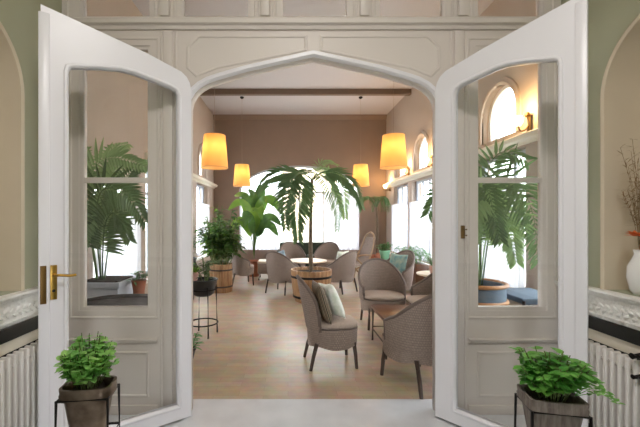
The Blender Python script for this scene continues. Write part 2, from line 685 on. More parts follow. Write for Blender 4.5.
# ---- conservatory walls
upL, upR = [6.35, 7.95, 9.55], [3.66, 5.15, 6.64, 8.13, 9.62]
loL, loR = [4.80, 6.35, 7.95, 9.55], [3.66, 5.15, 6.64, 8.13, 9.62]
LZ = (.55, 2.44)


def roomwall(name, X, s, ups, los):
    zt = lambda c: 2.0 if (s < 0 and c < 5) else LZ[1]
    holes = [rect(c - .60, c + .60, LZ[0], zt(c)) for c in los] + [archpoly(c - .43, c + .43, 2.68, 3.03, 3.46) for c in ups]
    fn = lambda y, z, d: (X + s * (.12 + d), y, z)
    struct(name, plate(rect(2.79, YF + .2, 0, ZC), holes, .24, fn), 'room_paint')
    fw = lambda y, z, d: (X + s * (.13 + d), y, z)
    global wn
    for c in los:
        glazed('window_%d' % wn, c - .60, c + .60, LZ[0], zt(c), .05, 'window_grey', fw, (c - .2, c + .2), (min(1.95, zt(c) - .3),), .06, .035)
        wn += 1
    for c in ups:
        ap = archpoly(c - .43, c + .43, 2.68, 3.03, 3.46)
        ai = archpoly(c - .385, c + .385, 2.725, 3.03, 3.415)
        glazed('window_%d' % wn, c - .43, c + .43, 2.68, 3.46, .045, 'window_white', fw, (), (), .06, .03, poly=ap, inset=ai)
        wn += 1
    # moulded architraves round the arched heads
    fm = lambda y, z, d: (X + s * d, y, z)
    bm = NB()
    for c in ups:
        ap = archpoly(c - .43, c + .43, 2.68, 3.03, 3.46, 20)
        moulding(bm, ap[1:] + [ap[0]], [(-.0, .02), (-.0, -.02), (-.03, -.035), (-.05, -.02), (-.085, -.02), (-.10, .02)], fm)
    if ups:
        struct('trim_%d' % wn, bm, 'room_paint', smooth=40)
    # cornice shelf over the lower windows
    bm = NB()
    moulding(bm, [(2.87 if s > 0 else 5.7, 2.54), (YF - .01, 2.54)],
             [(-.07, .02), (-.07, -.03), (-.04, -.05), (-.02, -.11), (.03, -.13), (.045, -.12), (.05, .02)], fm)
    struct('trim_%d' % (wn + 20), bm, 'cream', smooth=30)
    bm = NB()
    moulding(bm, [(2.87, .50), (YF - .01, .50)], [(-.03, .02), (-.03, -.06), (-.01, -.10), (.02, -.10), (.03, .02)], fm)
    struct('trim_%d' % (wn + 40), bm, 'window_white')


roomwall('wall_left', RL, -1, upL, loL)
roomwall('wall_right', RR, 1, upR, loR)

FX0, FX1 = -1.536, 2.256
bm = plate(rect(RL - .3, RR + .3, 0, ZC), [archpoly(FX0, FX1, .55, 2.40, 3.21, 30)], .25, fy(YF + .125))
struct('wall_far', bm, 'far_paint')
ap, ai = archpoly(FX0, FX1, .55, 2.40, 3.21, 30), archpoly(FX0 + .06, FX1 - .06, .61, 2.40, 3.15, 30)
w = (FX1 - FX0) / 4
glazed('window_%d' % wn, FX0, FX1, .55, 2.44, .06, 'window_grey', fy(YF + .15), [FX0 + .36 * w, FX0 + 1.2 * w, FX0 + 2 * w, FX0 + 2.8 * w, FX0 + 3.64 * w], (2.36,), .08, .05, poly=ap, inset=ai)
wn += 1
bm = NB()
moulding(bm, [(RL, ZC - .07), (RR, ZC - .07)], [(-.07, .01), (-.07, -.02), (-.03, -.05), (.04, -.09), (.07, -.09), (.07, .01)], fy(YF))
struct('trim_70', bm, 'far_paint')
bm = NB()
box(bm, RL, RR, 8.77, 8.90, ZC - .13, ZC + .02)
struct('ceiling_beam', bm, 'beam_brown')
bm = NB()
box(bm, RL, RR, YF - .03, YF + .02, 0, .18, .006)
struct('baseboard_far', bm, 'window_white')

# ---- outside
struct('ground_outside', box(NB(), -40, 40, -30, 60, -.5, -.3), 'grass_ground')
bm = NB()
box(bm, -.5, 4.2, 30, 36, -.3, 7.5)
bmesh.ops.create_cone(bm, cap_ends=True, segments=4, radius1=4.6, radius2=.4, depth=2, matrix=Matrix.Translation((1.85, 33, 8.4)) @ Matrix.Rotation(PI / 4, 4, 'Z'))
tag(obj('building', bm, 'facade'), 'cream building far outside, seen through the middle of the arched far window', 'building')

# ================================================================== DOOR LEAVES
def leaf(name, hx, ang, mirror, W, g0, g1, label):
    """ang: direction of the leaf in plan; local x runs from the hinge to the free edge"""
    top = [(0, 2.46), (.012, 2.515), (.035, 2.555), (.075, 2.585), (.315, 2.655), (W, 2.785)]
    out = [(0, .02), (W, .02)] + top[::-1]
    k = (g1 - g0) / .685
    gt = [(.0, 2.405), (.012, 2.435), (.05, 2.452), (.17, 2.475), (.30, 2.497), (.38, 2.500), (.52, 2.478), (.66, 2.448), (.678, 2.438), (.685, 2.41)]
    gl = [(g0, .125), (g1, .125)] + [(g0 + x * k, z) for x, z in gt[::-1]]
    fn = lambda x, z, d: (x, d, z)
    o = tag(struct(name, plate(out, [gl], .05, fn), 'door_white'), label)
    o.location = (hx, 2.655, 0)
    o.rotation_euler = (0, 0, ang)
    bm = NB()
    for sgn in (-1, 1):
        f2 = lambda x, z, d: (x, sgn * (.025 + d), z)
        moulding(bm, gl, [(.004, -.012), (-.0, .002), (-.008, .009), (-.018, .009), (-.024, .003), (-.026, -.004)], f2, True)
    obj('glazing_bead', bm, 'door_white', o, 35)
    obj('pane', plate(gl, [], .006, fn), 'glass', o)
    # planted strip along the meeting edge
    bm = NB()
    y0, y1 = (.0, .034) if mirror else (-.034, .0)
    box(bm, W - .045, W + .012, y0, y1, .02, 2.74, .006)
    obj('astragal', bm, 'door_white', o, 35)
    return o


aL = math.radians(55)
aR = math.radians(42)
d1 = leaf('door_1', OL * 2.655 / 2.7, math.atan2(-math.cos(aL), -math.sin(aL)), True, .925, .10, .785,
          'left open white door leaf with arched glass pane and brass lock')
d2 = leaf('door_2', OR * 2.655 / 2.7, math.atan2(-math.cos(aR), math.sin(aR)), False, .868, .145, .745,
          'right open white door leaf with arched glass pane')
# the side of each leaf towards the camera: door_1 local +y, door_2 local -y
bm = NB()
box(bm, .842, .878, .022, .031, 1.005, 1.215, .003)
lp = obj('lock_plate', bm, 'brass', d1, 30)
bm = NB()
tube(bm, [(.860, .03, 1.155), (.860, .075, 1.155)], .010, 10)
tube(bm, smoothpts([(.860, .072, 1.155), (.83, .080, 1.157), (.78, .078, 1.150), (.745, .074, 1.152)]), .0085, 8)
obj('handle', bm, 'brass', lp, 40)
bm = NB()
tube(bm, [(.860, .030, 1.06), (.860, .0335, 1.06)], .009, 10)
obj('keyhole', bm, 'iron', lp, 40)
bm = NB()
box(bm, .896, .928, .030, .038, .985, 1.215, .003)
obj('strike_plate', bm, 'old_brass', d1, 30)
# brass catch on the screen post behind the right leaf
bm = NB()
c = at(462, 232, 2.69)
box(bm, c.x - .016, c.x + .016, 2.672, 2.70, c.z - .05, c.z + .05, .004)
tube(bm, [(c.x, 2.68, c.z + .02), (c.x + .02, 2.655, c.z + .02)], .007, 8)
tube(bm, [(c.x, 2.68, c.z - .025), (c.x + .02, 2.655, c.z - .025)], .007, 8)
tag(obj('door_catch', bm, 'old_brass', None, 35), 'small brass catch on the post seen through the right door', 'catch')

# ================================================================== RADIATORS
def radiator(X, s, label):
    t = thing('radiator', label, 'radiator', (X, 1.30, 0), 0, 'white column radiators')
    for i in range(25):
        y = i * .049
        bm = NB()
        box(bm, -.085 if s > 0 else .022, -.022 if s > 0 else .085, y, y + .025, .11, .672, .011)
        obj('section', bm, 'radiator_paint', t, 40)
    for z in (.15, .60):
        bm = NB()
        tube(bm, [(-s * .052, .0, z), (-s * .052, 24 * .049 + .03, z)], .018, 10)
        obj('header_pipe', bm, 'radiator_paint', t, 40)
    for y in (.018, 24 * .049 + .018):
        bm = NB()
        box(bm, -s * .052 - .03, -s * .052 + .03, y - .016, y + .016, 0, .15, .008)
        obj('foot', bm, 'radiator_paint', t, 40)
    return t


radiator(AL, -1, 'white column radiator on the left hall wall under the black marble strip')
rR = radiator(AR, 1, 'white column radiator on the right hall wall with black valve')
bm = NB()
c = at(637, 356, 2.02) - Vector((AR, 1.30, 0))
tube(bm, [(c.x + .02, c.y, c.z), (c.x - .03, c.y, c.z)], .018, 10)
obj('valve', bm, 'iron', rR, 40)
bm = NB()
tube(bm, [(c.x + .02, c.y, c.z - .12), (c.x - .025, c.y, c.z - .12)], .014, 10)
obj('valve', bm, 'iron', rR, 40)

# ================================================================== FOLIAGE HELPERS
def leafblade(bm, base, d, L, W, up=Vector((0, 0, 1)), droop=0.3, n=4, fold=.25, tipw=0.0, peak=.4):
    d = d.normalized()
    side = d.cross(up)
    if side.length < 1e-3:
        side = Vector((1, 0, 0))
    side.normalize()
    rows = []
    p = Vector(base)
    dd = d.copy()
    for i in range(n + 1):
        t = i / n
        w = W / 2 * (max(0.0, math.sin(PI * min(1, (t ** (math.log(.5) / math.log(peak))))) ** .8) if 0 < t < 1 else tipw)
        nn = side.cross(dd).normalized()
        if w < 1e-4:
            rows.append([bm.verts.new(p)])
        else:
            rows.append([bm.verts.new(p - side * w + nn * w * fold), bm.verts.new(p), bm.verts.new(p + side * w + nn * w * fold)])
        dd = (dd - Vector((0, 0, droop / n))).normalized()
        p = p + dd * (L / n)
    for A, B in zip(rows, rows[1:]):
        if len(A) == 1 and len(B) == 3:
            bm.faces.new((A[0], B[1], B[0])); bm.faces.new((A[0], B[2], B[1]))
        elif len(A) == 3 and len(B) == 1:
            bm.faces.new((A[0], A[1], B[0])); bm.faces.new((A[1], A[2], B[0]))
        elif len(A) == 3:
            bm.faces.new((A[0], A[1], B[1], B[0])); bm.faces.new((A[1], A[2], B[2], B[1]))


def frond(parent, pts, LL, m='palm', n=30, width=.034, start=.22, r0=.012, droop=.7, seed=0, sag=.25, xmin=None, nrm=(0, 0, 1)):
    """a pinnate palm frond along control points: rachis and leaflets in one mesh"""
    R = random.Random(seed)
    P = smoothpts(pts, 8)
    if xmin is not None:
        for p in P:
            p.x = max(p.x, xmin)
    bm = NB()
    k = len(P)
    tube(bm, P, [r0 * (1 - .8 * i / (k - 1)) for i in range(k)], 5)
    acc = [0]
    for a, b in zip(P, P[1:]):
        acc.append(acc[-1] + (b - a).length)
    tot = acc[-1]
    for j in range(n):
        t = start + (1 - start) * (j + .5) / n
        s = t * tot
        i = max(0, min(k - 2, next((q for q in range(k - 1) if acc[q + 1] >= s), k - 2)))
        u = (s - acc[i]) / max(1e-6, acc[i + 1] - acc[i])
        p = P[i].lerp(P[i + 1], u)
        T = (P[i + 1] - P[i]).normalized()
        sd = T.cross(Vector(nrm))
        if sd.length < .2:
            sd = Vector((1, 0, 0))
        sd.normalize()
        x = (t - start) / (1 - start)
        L = LL * (.55 + .45 * math.sin(PI * min(1, x * 1.1 + .15))) * (1 - .45 * x * x)
        for sg in (-1, 1):
            d = T * (.45 + .6 * x) + sd * sg + Vector((0, 0, R.uniform(-.08, .16) - sag))
            if xmin is not None and (p + d.normalized() * L).x < xmin - .1:
                continue
            leafblade(bm, p, d, L * R.uniform(.88, 1.08), width * R.uniform(.85, 1.15), up=Vector(nrm), droop=droop * R.uniform(.7, 1.3), n=4, fold=.3, peak=.35)
    return obj('frond', bm, m, parent, recalc=False)


def bush(parent, base, n_st, h, spread, LL, LW, m, seed=0, per=9, droop=.5, stem_r=.004, lean=1.0, m_stem='stem', tipz=None, leafparts=None):
    R = random.Random(seed)
    bs, bl = NB(), NB()
    base = Vector(base)
    for i in range(n_st):
        a = 2 * PI * (i + R.random() * .7) / n_st
        rr = spread * math.sqrt(R.random())
        hh = h * R.uniform(.55, 1.05) * (1 - .35 * (rr / max(spread, 1e-3)) ** 2)
        b0 = base + Vector((math.cos(a), math.sin(a), 0)) * rr * .35
        tip = base + Vector((math.cos(a) * rr * lean, math.sin(a) * rr * lean, hh))
        mid = b0.lerp(tip, .55) + Vector((0, 0, hh * .1))
        P = smoothpts([b0, mid, tip], 5)
        tube(bs, P, stem_r, 4)
        for q in range(per):
            t = .3 + .7 * (q + R.random() * .6) / per
            p = P[min(len(P) - 1, int(t * (len(P) - 1)))]
            az = R.uniform(0, 2 * PI)
            d = Vector((math.cos(az), math.sin(az), R.uniform(-.1, .7)))
            leafblade(bl, p, d, LL * R.uniform(.6, 1.15), LW * R.uniform(.7, 1.15), droop=droop, n=4, fold=.2)
    obj('stems', bs, m_stem, parent, 60)
    return obj('foliage', bl, m, parent, recalc=False)


# ================================================================== HALL PLANTERS
def leg_stand(name, label, loc, rz, w, d, H, splay, topz):
    t = thing(name, label, 'plant stand', loc, rz, 'iron plant stands in front of the doors')
    for z in (H, H - .20):
        bm = NB()
        e = 0 if z == H else splay * .3
        c = [(-w / 2 - e, -d / 2 - e, z), (w / 2 + e, -d / 2 - e, z), (w / 2 + e, d / 2 + e, z), (-w / 2 - e, d / 2 + e, z)]
        tube(bm, c, .006, 6, closed=True)
        obj('rail', bm, 'iron', t, 50)
    for sx in (-1, 1):
        for sy in (-1, 1):
            bm = NB()
            tube(bm, [(sx * w / 2, sy * d / 2, H + .004), (sx * (w / 2 + splay), sy * (d / 2 + splay), 0)], .0065, 6)
            obj('leg', bm, 'iron', t, 50)
    return t


def trough(bm, w0, d0, w1, d1, z0, z1, rim, th=.006, r=.03):
    """tapered open trough with rolled rim, rounded-rect plan"""
    def ring(w, d, z, rr):
        vs = []
        for cx, cy, a0 in ((1, 1, 0), (-1, 1, 90), (-1, -1, 180), (1, -1, 270)):
            for q in range(5):
                a = math.radians(a0 + 22.5 * q)
                vs.append(bm.verts.new((cx * (w / 2 - rr) + rr * math.cos(a), cy * (d / 2 - rr) + rr * math.sin(a), z)))
        return vs
    H = z1 - z0
    lv = [ring(w0 * .96, d0 * .96, z0, r), ring(w0, d0, z0 + .008, r)]
    for k in (.25, .5, .74):
        lv.append(ring(w0 + (w1 - w0) * k, d0 + (d1 - d0) * k, z0 + H * k, r))
    lv += [ring(w1 + .012, d1 + .012, z0 + H * .76, r), ring(w1 + .016, d1 + .016, z0 + H * .86, r), ring(w1 + .010, d1 + .010, z0 + H * .9, r),
           ring(w1 + rim, d1 + rim, z1 - .008, r), ring(w1 + rim, d1 + rim, z1, r), ring(w1 - th, d1 - th, z1, r), ring(w1 - .03, d1 - .03, z1 - .05, r)]
    for A, B in zip(lv, lv[1:]):
        n = len(A)
        for j in range(n):
            bm.faces.new((A[j], A[(j + 1) % n], B[(j + 1) % n], B[j]))
    bm.faces.new(lv[0][::-1])
    bm.faces.new(lv[-1])
    return bm


# left
pL = at(89, 383, 1.74)
zR = pL.z
base = Vector((pL.x, 1.74, 0))
leg_stand('plant_stand', 'slim dark iron plant stand holding the zinc pot in front of left door', base, .12, .230, .150, zR - .05, .008, 0)
t = thing('potted_plant', 'bushy bright green plant in an oval zinc pot in front of left door', 'potted plant', base, .12, 'potted herbs in front of the doors')
obj('pot', trough(NB(), .16, .09, .222, .140, zR - .24, zR, .014, r=.04), 'zinc', t, 40)
bm = NB()
tube(bm, [(0, 0, zR - .03), (0, 0, zR - .018)], [.07, .07], 14)
obj('soil', bm, 'soil', t)
bush(t, (0, 0, zR - .03), 46, .29, .13, .050, .036, 'herb', 3, 15, .35, .0022, 1.0)
# right
pR = at(551, 394, 1.70)
zR = pR.z
base = Vector((pR.x, 1.70, 0))
leg_stand('plant_stand', 'dark iron plant stand holding the grey slatted pot in front of right door', base, -.20, .238, .174, zR - .055, .010, 0)
t = thing('potted_plant', 'bushy dark green plant in a grey slatted pot in front of right door', 'potted plant', base, -.20, 'potted herbs in front of the doors')
obj('pot', trough(NB(), .165, .11, .228, .165, zR - .24, zR, .014, r=.022), 'grey_wood', t, 40)
bm = NB()
tube(bm, [(0, 0, zR - .03), (0, 0, zR - .018)], [.08, .08], 14)
obj('soil', bm, 'soil', t)
bush(t, (0, 0, zR - .03), 50, .28, .15, .054, .038, 'herb_dark', 5, 15, .4, .0024, 1.05)
# the trailing shoots leaning out to the sides
R = random.Random(4)
bm = NB()
for k in range(4):
    P = smoothpts([(.1, 0, zR), (.19, -.02 + .02 * k, zR + .03 + .02 * k), (.25 - .02 * k, -.04 + .03 * k, zR + .03 * k)], 5)
    tube(bm, P, .0018, 4)
    for p in P[3:]:
        for q in range(2):
            leafblade(bm, p, Vector((R.uniform(-1, 1), R.uniform(-1, 1), R.uniform(0, .6))), .03, .02, n=3)
obj('shoots', bm, 'herb', t, recalc=False)

# ---- vase in the right niche
t = thing('flower_vase', 'white vase of dried grasses and an orange flower in the right niche', 'vase', (2.185, 2.175, 1.03))
obj('vase', lathe(NB(), [(0, 0), (.035, 0), (.05, .02), (.066, .10), (.062, .17), (.04, .22), (.03, .25), (.036, .275), (.03, .272), (.024, .25), (0, .24)], 24), 'white_ceramic', t, 60)
R = random.Random(9)
bs, bl = NB(), NB()
for k in range(16):
    a = R.uniform(0, 2 * PI)
    e = R.uniform(.03, .13)
    x, y = math.cos(a) * e, math.sin(a) * e
    x = max(-.13, min(.05, x))
    h = R.uniform(.42, .85)
    P = smoothpts([(0, 0, .24), (x * .4, y * .4, .24 + h * .5), (x, y, .24 + h * .85)], 6)
    tube(bs, P, .0014, 4)
    for p in P[5:]:
        for q in range(3):
            leafblade(bl, p, Vector((R.uniform(-1, 1), R.uniform(-1, 1), R.uniform(-.2, .8))), R.uniform(.03, .055), .006, n=3)
obj('dried_stems', bs, 'dry', t)
obj('dried_leaves', bl, 'dry', t, recalc=False)
bm = NB()
for k in range(26):
    a = 2.4 * k
    leafblade(bm, Vector((-.045, -.01, .36)), Vector((math.cos(a), math.sin(a) - .3, .2 + .03 * k)), .055, .024, n=3, droop=.3)
obj('flower', bm, 'petal', t, recalc=False)

# ================================================================== PENDANTS
def pendant(loc, label):
    t = thing('pendant_lamp', label, 'pendant lamp', loc, 0, 'tapered fabric pendant lamps')
    # local z=0 is the bottom of the shade
    H, rt, rb = .565, .185, .232
    bm = NB()
    n = 40
    A = [bm.verts.new((rb * math.cos(2 * PI * i / n), rb * math.sin(2 * PI * i / n), 0)) for i in range(n)]
    B = [bm.verts.new((rt * math.cos(2 * PI * i / n), rt * math.sin(2 * PI * i / n), H)) for i in range(n)]
    for i in range(n):
        bm.faces.new((A[i], A[(i + 1) % n], B[(i + 1) % n], B[i]))
    obj('shade', bm, 'shade_fabric', t, 180)
    bm = NB()
    tube(bm, [(rb * math.cos(2 * PI * i / n), rb * math.sin(2 * PI * i / n), .0) for i in range(n)], .004, 5, closed=True)
    obj('shade_ring', bm, 'cane_pale', t, 60)
    bm = NB()
    tube(bm, [(rt * math.cos(2 * PI * i / n), rt * math.sin(2 * PI * i / n), H) for i in range(n)], .004, 5, closed=True)
    for k in range(3):
        a = 2 * PI * k / 3
        tube(bm, [(0, 0, H - .03), (rt * math.cos(a), rt * math.sin(a), H)], .003, 5)
    obj('shade_ring', bm, 'cane_pale', t, 60)
    bm = NB()
    bmesh.ops.create_uvsphere(bm, u_segments=14, v_segments=10, radius=.035, matrix=Matrix.Translation((0, 0, H - .16)))
    obj('bulb', bm, 'bulb', t, 180)
    bm = NB()
    tube(bm, [(0, 0, H - .125), (0, 0, H - .02)], .018, 10)
    obj('lamp_holder', bm, 'iron', t, 50)
    bm = NB()
    tube(bm, [(0, 0, H - .02), (0, 0, ZC - loc[2] - .02)], .004, 6)
    obj('cord', bm, 'cord', t, 60)
    obj('ceiling_rose', lathe(NB(), [(0, -.05), (.02, -.05), (.05, -.03), (.055, 0), (0, 0)], 18, (0, 0, ZC - loc[2])), 'iron', t, 50)
    l = bpy.data.lights.new('pendant_light', 'POINT')
    l.energy = 6.5
    l.color = (1, .62, .28)
    l.shadow_soft_size = .05
    lo = bpy.data.objects.new('pendant_light', l)
    lo.location = (0, 0, H - .225)
    COL.objects.link(lo)
    lo.parent = t
    return t


pz = 2.395
p0 = pendant((at(214.6, 0, 6.1).x, 6.1, pz), 'large glowing tapered pendant lamp at upper left of the arch')
dup(p0, (at(393.5, 0, 6.1).x, 6.1, pz), 0, 'large glowing tapered pendant lamp at upper right of the arch')
dup(p0, (at(242, 0, 9.36).x, 9.36, pz), 0, 'small distant pendant lamp left of the tall palm')
dup(p0, (at(360.7, 0, 9.36).x, 9.36, pz), 0, 'small distant pendant lamp right of the tall palm')

# ================================================================== SCONCES
def sconce(loc, label, s):
    t = thing('wall_sconce', label, 'wall lamp', loc, 0 if s > 0 else PI, 'brass wall sconces between the arched windows')
    bm = NB()
    tube(bm, [(0, 0, -.10), (0, 0, .10)], .028, 12)
    tube(bm, smoothpts([(0, 0, 0), (-.05, 0, -.07), (-.11, 0, -.08), (-.14, 0, -.02)], 6), .009, 8)
    bmesh.ops.create_uvsphere(bm, u_segments=10, v_segments=8, radius=.034, matrix=Matrix.Translation((-.02, 0, .12)))
    obj('bracket', bm, 'old_brass', t, 50)
    obj('shade', lathe(NB(), [(0, -.02), (.03, -.02), (.055, .02), (.06, .06), (.045, .10), (0, .11)], 18, (-.14, 0, 0)), 'sconce_glow', t, 60)
    l = bpy.data.lights.new('sconce_light', 'POINT')
    l.energy = 18
    l.color = (1, .62, .28)
    l.shadow_soft_size = .06
    lo = bpy.data.objects.new('sconce_light', l)
    lo.location = (-.14, 0, .19)
    COL.objects.link(lo)
    lo.parent = t
    return t


s0 = sconce((RR - .03, 4.44, 2.70), 'brass wall sconce seen through the right side window beside an arched window', 1)
dup(s0, (RR - .03, 7.39, 2.70), 0, 'brass wall sconce just right of the nearest arched window on right wall')
dup(s0, (RR - .03, 8.88, 2.70), 0, 'brass wall sconce just below the large right pendant lamp')
dup(s0, (RR - .03, 10.5, 2.45), 0, 'gold wall sconce in the far right corner')

# ================================================================== CURTAINS
def curtain(x0, x1, z0, z1, fn, label, seed, folds=12, amp=.035):
    R = random.Random(seed)
    bm = NB()
    n = folds * 8
    ph = [R.uniform(-.6, .6) for _ in range(folds + 2)]
    rows = []
    for i in range(n + 1):
        u = i / n
        a = 2 * PI * folds * u + ph[int(u * folds)] * .5
        rows.append([bm.verts.new(fn(x0 + (x1 - x0) * u, z, amp * math.sin(a) * (.6 + .4 * (1 - (z - z0) / (z1 - z0))))) for z in (z1, (z0 + z1) / 2, z0)])
    for A, B in zip(rows, rows[1:]):
        for j in range(2):
            bm.faces.new((A[j], A[j + 1], B[j + 1], B[j]))
    o = obj('curtain', bm, 'sheer', None, 180)
    return tag(o, label, 'curtain', 'white sheer curtains')


fR = lambda y, z, d: (RR - .05 + d * .6, y, z)
fL = lambda y, z, d: (RL + .05 + d * .6, y, z)
curtain(7.5, 8.76, .58, 1.93, fR, 'white sheer curtain on the right wall nearest the doorway edge', 1)
curtain(9.0, 10.25, .58, 1.93, fR, 'white sheer curtain on the right wall nearest the far corner', 2)
curtain(4.5, 5.78, .58, 1.93, fR, 'white sheer curtain seen through the right side window', 3)
curtain(8.9, 10.2, .58, 1.93, fL, 'white sheer curtain on left wall in the narrow gap beside the doorway', 4)
curtain(4.15, 5.45, .58, 1.70, fL, 'white sheer curtain behind the palm in the left side window', 5)
fF = lambda x, z, d: (x, YF - .05 + d, z)
curtain(FX0 + .05, -.25, .56, 2.36, fF, 'white sheer curtain at the left of the arched far window', 6, 10)
curtain(1.15, FX1 - .05, .56, 2.36, fF, 'white sheer curtain at the right of the arched far window', 7, 8)

# ================================================================== WICKER CHAIRS
def shell_fn(rx, ry, zs, zb, za, thm, flare, pw):
    """returns f(theta, v) on the woven back: theta 0 is the middle of the back (+y)"""
    def top(th):
        k = max(0.0, math.cos(th / thm * PI / 2))
        return za + (zb - za) * k ** pw
    def f(th, v):
        zt = top(th)
        z = zs + (zt - zs) * v
        back = max(0, math.cos(th))
        g = 1 + flare * (z - zs) * (.5 + .9 * back)
        return Vector((rx * math.sin(th) * (1 + flare * (z - zs) * .5), ry * math.copysign(abs(math.cos(th)) ** .8, math.cos(th)) * (g if math.cos(th) > 0 else 1), z)), zt
    return f


def grid_shell(bm, f, thm, nt, nv, th=.022):
    uvl = bm.loops.layers.uv.new('UVMap')
    G = {}
    for s in (0, 1):
        for i in range(nt + 1):
            for j in range(nv + 1):
                a = -thm + 2 * thm * i / nt
                p, _ = f(a, j / nv)
                nrm = Vector((math.sin(a), math.cos(a), 0))
                G[s, i, j] = (bm.verts.new(p + nrm * (th / 2 if s else -th / 2)), (a * .3, p.z))
    def quad(k):
        fc = bm.faces.new([G[q][0] for q in k])
        for lp, q in zip(fc.loops, k):
            lp[uvl].uv = G[q][1]
    for i in range(nt):
        for j in range(nv):
            quad([(1, i, j), (1, i + 1, j), (1, i + 1, j + 1), (1, i, j + 1)])
            quad([(0, i, j), (0, i, j + 1), (0, i + 1, j + 1), (0, i + 1, j)])
    for i in range(nt):
        for j in (0, nv):
            quad([(0, i, j), (0, i + 1, j), (1, i + 1, j), (1, i, j)])
    for j in range(nv):
        for i in (0, nt):
            quad([(0, i, j), (0, i, j + 1), (1, i, j + 1), (1, i, j)])
    return bm


def planring(rx, ry, n=40):
    """D-shaped seat plan, flatter front (-y)"""
    out = []
    for i in range(n):
        a = 2 * PI * i / n
        c, s = math.cos(a), math.sin(a)
        e = .62 if s < 0 else .85
        out.append((rx * math.copysign(abs(c) ** e, c), ry * math.copysign(abs(s) ** e, s)))
    return out


def build_chair(name, label, loc, rz, arms=True, weave='wicker', cushion='fabric_seat', zb=.90, group='woven wicker chairs', rx=.285, ry=.27, seat=.40, skirt=.17, za=None, thm=None, pw=None):
    t = thing(name, label, 'chair', loc, rz, group)
    thm = thm or (math.radians(112) if arms else math.radians(82))
    za = za or (.60 if arms else .46)
    f = shell_fn(rx, ry, seat - .02, zb, za, thm, .42 if arms else .55, pw or (1.5 if arms else .55))
    nt, nv = 36, 10
    obj('back', grid_shell(NB(), f, thm, nt, nv), weave, t, 60)
    bm = NB()
    P = [f(-thm, 0)[0], f(-thm, .5)[0]] + [f(-thm + 2 * thm * i / nt, 1)[0] for i in range(nt + 1)] + [f(thm, .5)[0], f(thm, 0)[0]]
    tube(bm, P, .017, 8)
    obj('rim', bm, weave, t, 60)
    # skirt under the seat
    ring = planring(rx, ry)
    bm = NB()
    uvl = bm.loops.layers.uv.new('UVMap')
    n = len(ring)
    A = [bm.verts.new((x, y, seat)) for x, y in ring]
    def dz(i):
        a = 4 * 2 * PI * i / n
        return seat - skirt + .03 * (math.cos(a) * -.5 + .5)
    B = [bm.verts.new((x * .97, y * .97, dz(i))) for i, (x, y) in enumerate(ring)]
    for i in range(n):
        j = (i + 1) % n
        fc = bm.faces.new((B[i], B[j], A[j], A[i]))
        for lp, (u, v) in zip(fc.loops, ((i * .045, .2), ((i + 1) * .045, .2), ((i + 1) * .045, .4), (i * .045, .4))):
            lp[uvl].uv = (u, v)
    bm.faces.new(A)
    bm.faces.new(B[::-1])
    obj('skirt', bm, weave, t, 50)
    # cushion
    bm = NB()
    lv = []
    for k, z in ((.86, 0), (.93, .008), (.95, .03), (.93, .05), (.80, .062), (.4, .07)):
        lv.append([bm.verts.new((x * k, y * k - .012, seat + z)) for x, y in ring])
    for A, B in zip(lv, lv[1:]):
        for i in range(n):
            bm.faces.new((A[i], A[(i + 1) % n], B[(i + 1) % n], B[i]))
    bm.faces.new(lv[0][::-1]); bm.faces.new(lv[-1])
    if cushion:
        obj('cushion', bm, cushion, t, 60)
    else:
        bm.free()
    for sx in (-1, 1):
        for sy in (-1, 1):
            bm = NB()
            top = Vector((sx * rx * .74, sy * ry * .74, seat - skirt + .06))
            bot = Vector((sx * rx * .80, sy * ry * (.84 if sy < 0 else 1.0), 0))
            tube(bm, [top, top.lerp(bot, .5) + Vector((0, sy * .004, 0)), bot], [.021, .019, .016], 8)
            obj('leg', bm, 'leg_wood', t, 60)
    return t


def rotf(dx, dy):
    return math.atan2(dx, -dy)


G1 = 'wicker armchairs'
A0 = build_chair('dining_chair', 'wicker chair without arms carrying two pillows, left of the coffee table', (.455, 3.675, 0), math.radians(97), False,
                 zb=.905, rx=.225, ry=.255, seat=.40, skirt=.20, group='wicker chairs', thm=math.radians(56), za=.52, pw=.45)
B0 = build_chair('armchair', 'round-backed wicker armchair facing the doorway behind the coffee table', (1.33, 4.97, 0), 0, True, zb=.90, group=G1, rx=.30, za=.56)
dup(B0, (1.215, 3.27, 0), math.radians(205), 'nearest wicker armchair, its woven back to the doorway at right')
dup(B0, (1.86, 4.58, 0), math.radians(275), 'wicker armchair half hidden by the right jamb, facing the coffee table')
dup(B0, (.13, 9.05, 0), math.radians(18), 'far wicker armchair behind the round table, left of the palm trunk')
dup(B0, (.98, 9.0, 0), math.radians(-24), 'far wicker armchair behind the round table, right of the palm trunk')
dup(B0, (-.13, 7.25, 0), math.radians(150), 'wicker armchair left of the barrel planter, facing the round table', scale=.95)
dup(B0, (1.10, 7.35, 0), math.radians(220), 'wicker armchair right of the barrel planter with white pillow, facing the round table', scale=.95)
dup(B0, (-1.08, 8.15, 0), math.radians(110), 'wicker armchair beside the striped basket planter on the left')
dup(B0, (2.00, 6.55, 0), math.radians(300), 'wicker armchair with teal pillow behind the front group on the right')
build_chair('armchair', 'grey wicker armchair seen through the bottom of the left side window', (-1.52, 3.22, 0), math.radians(200), True, weave='wicker_grey', zb=.86, group=G1, za=.74)


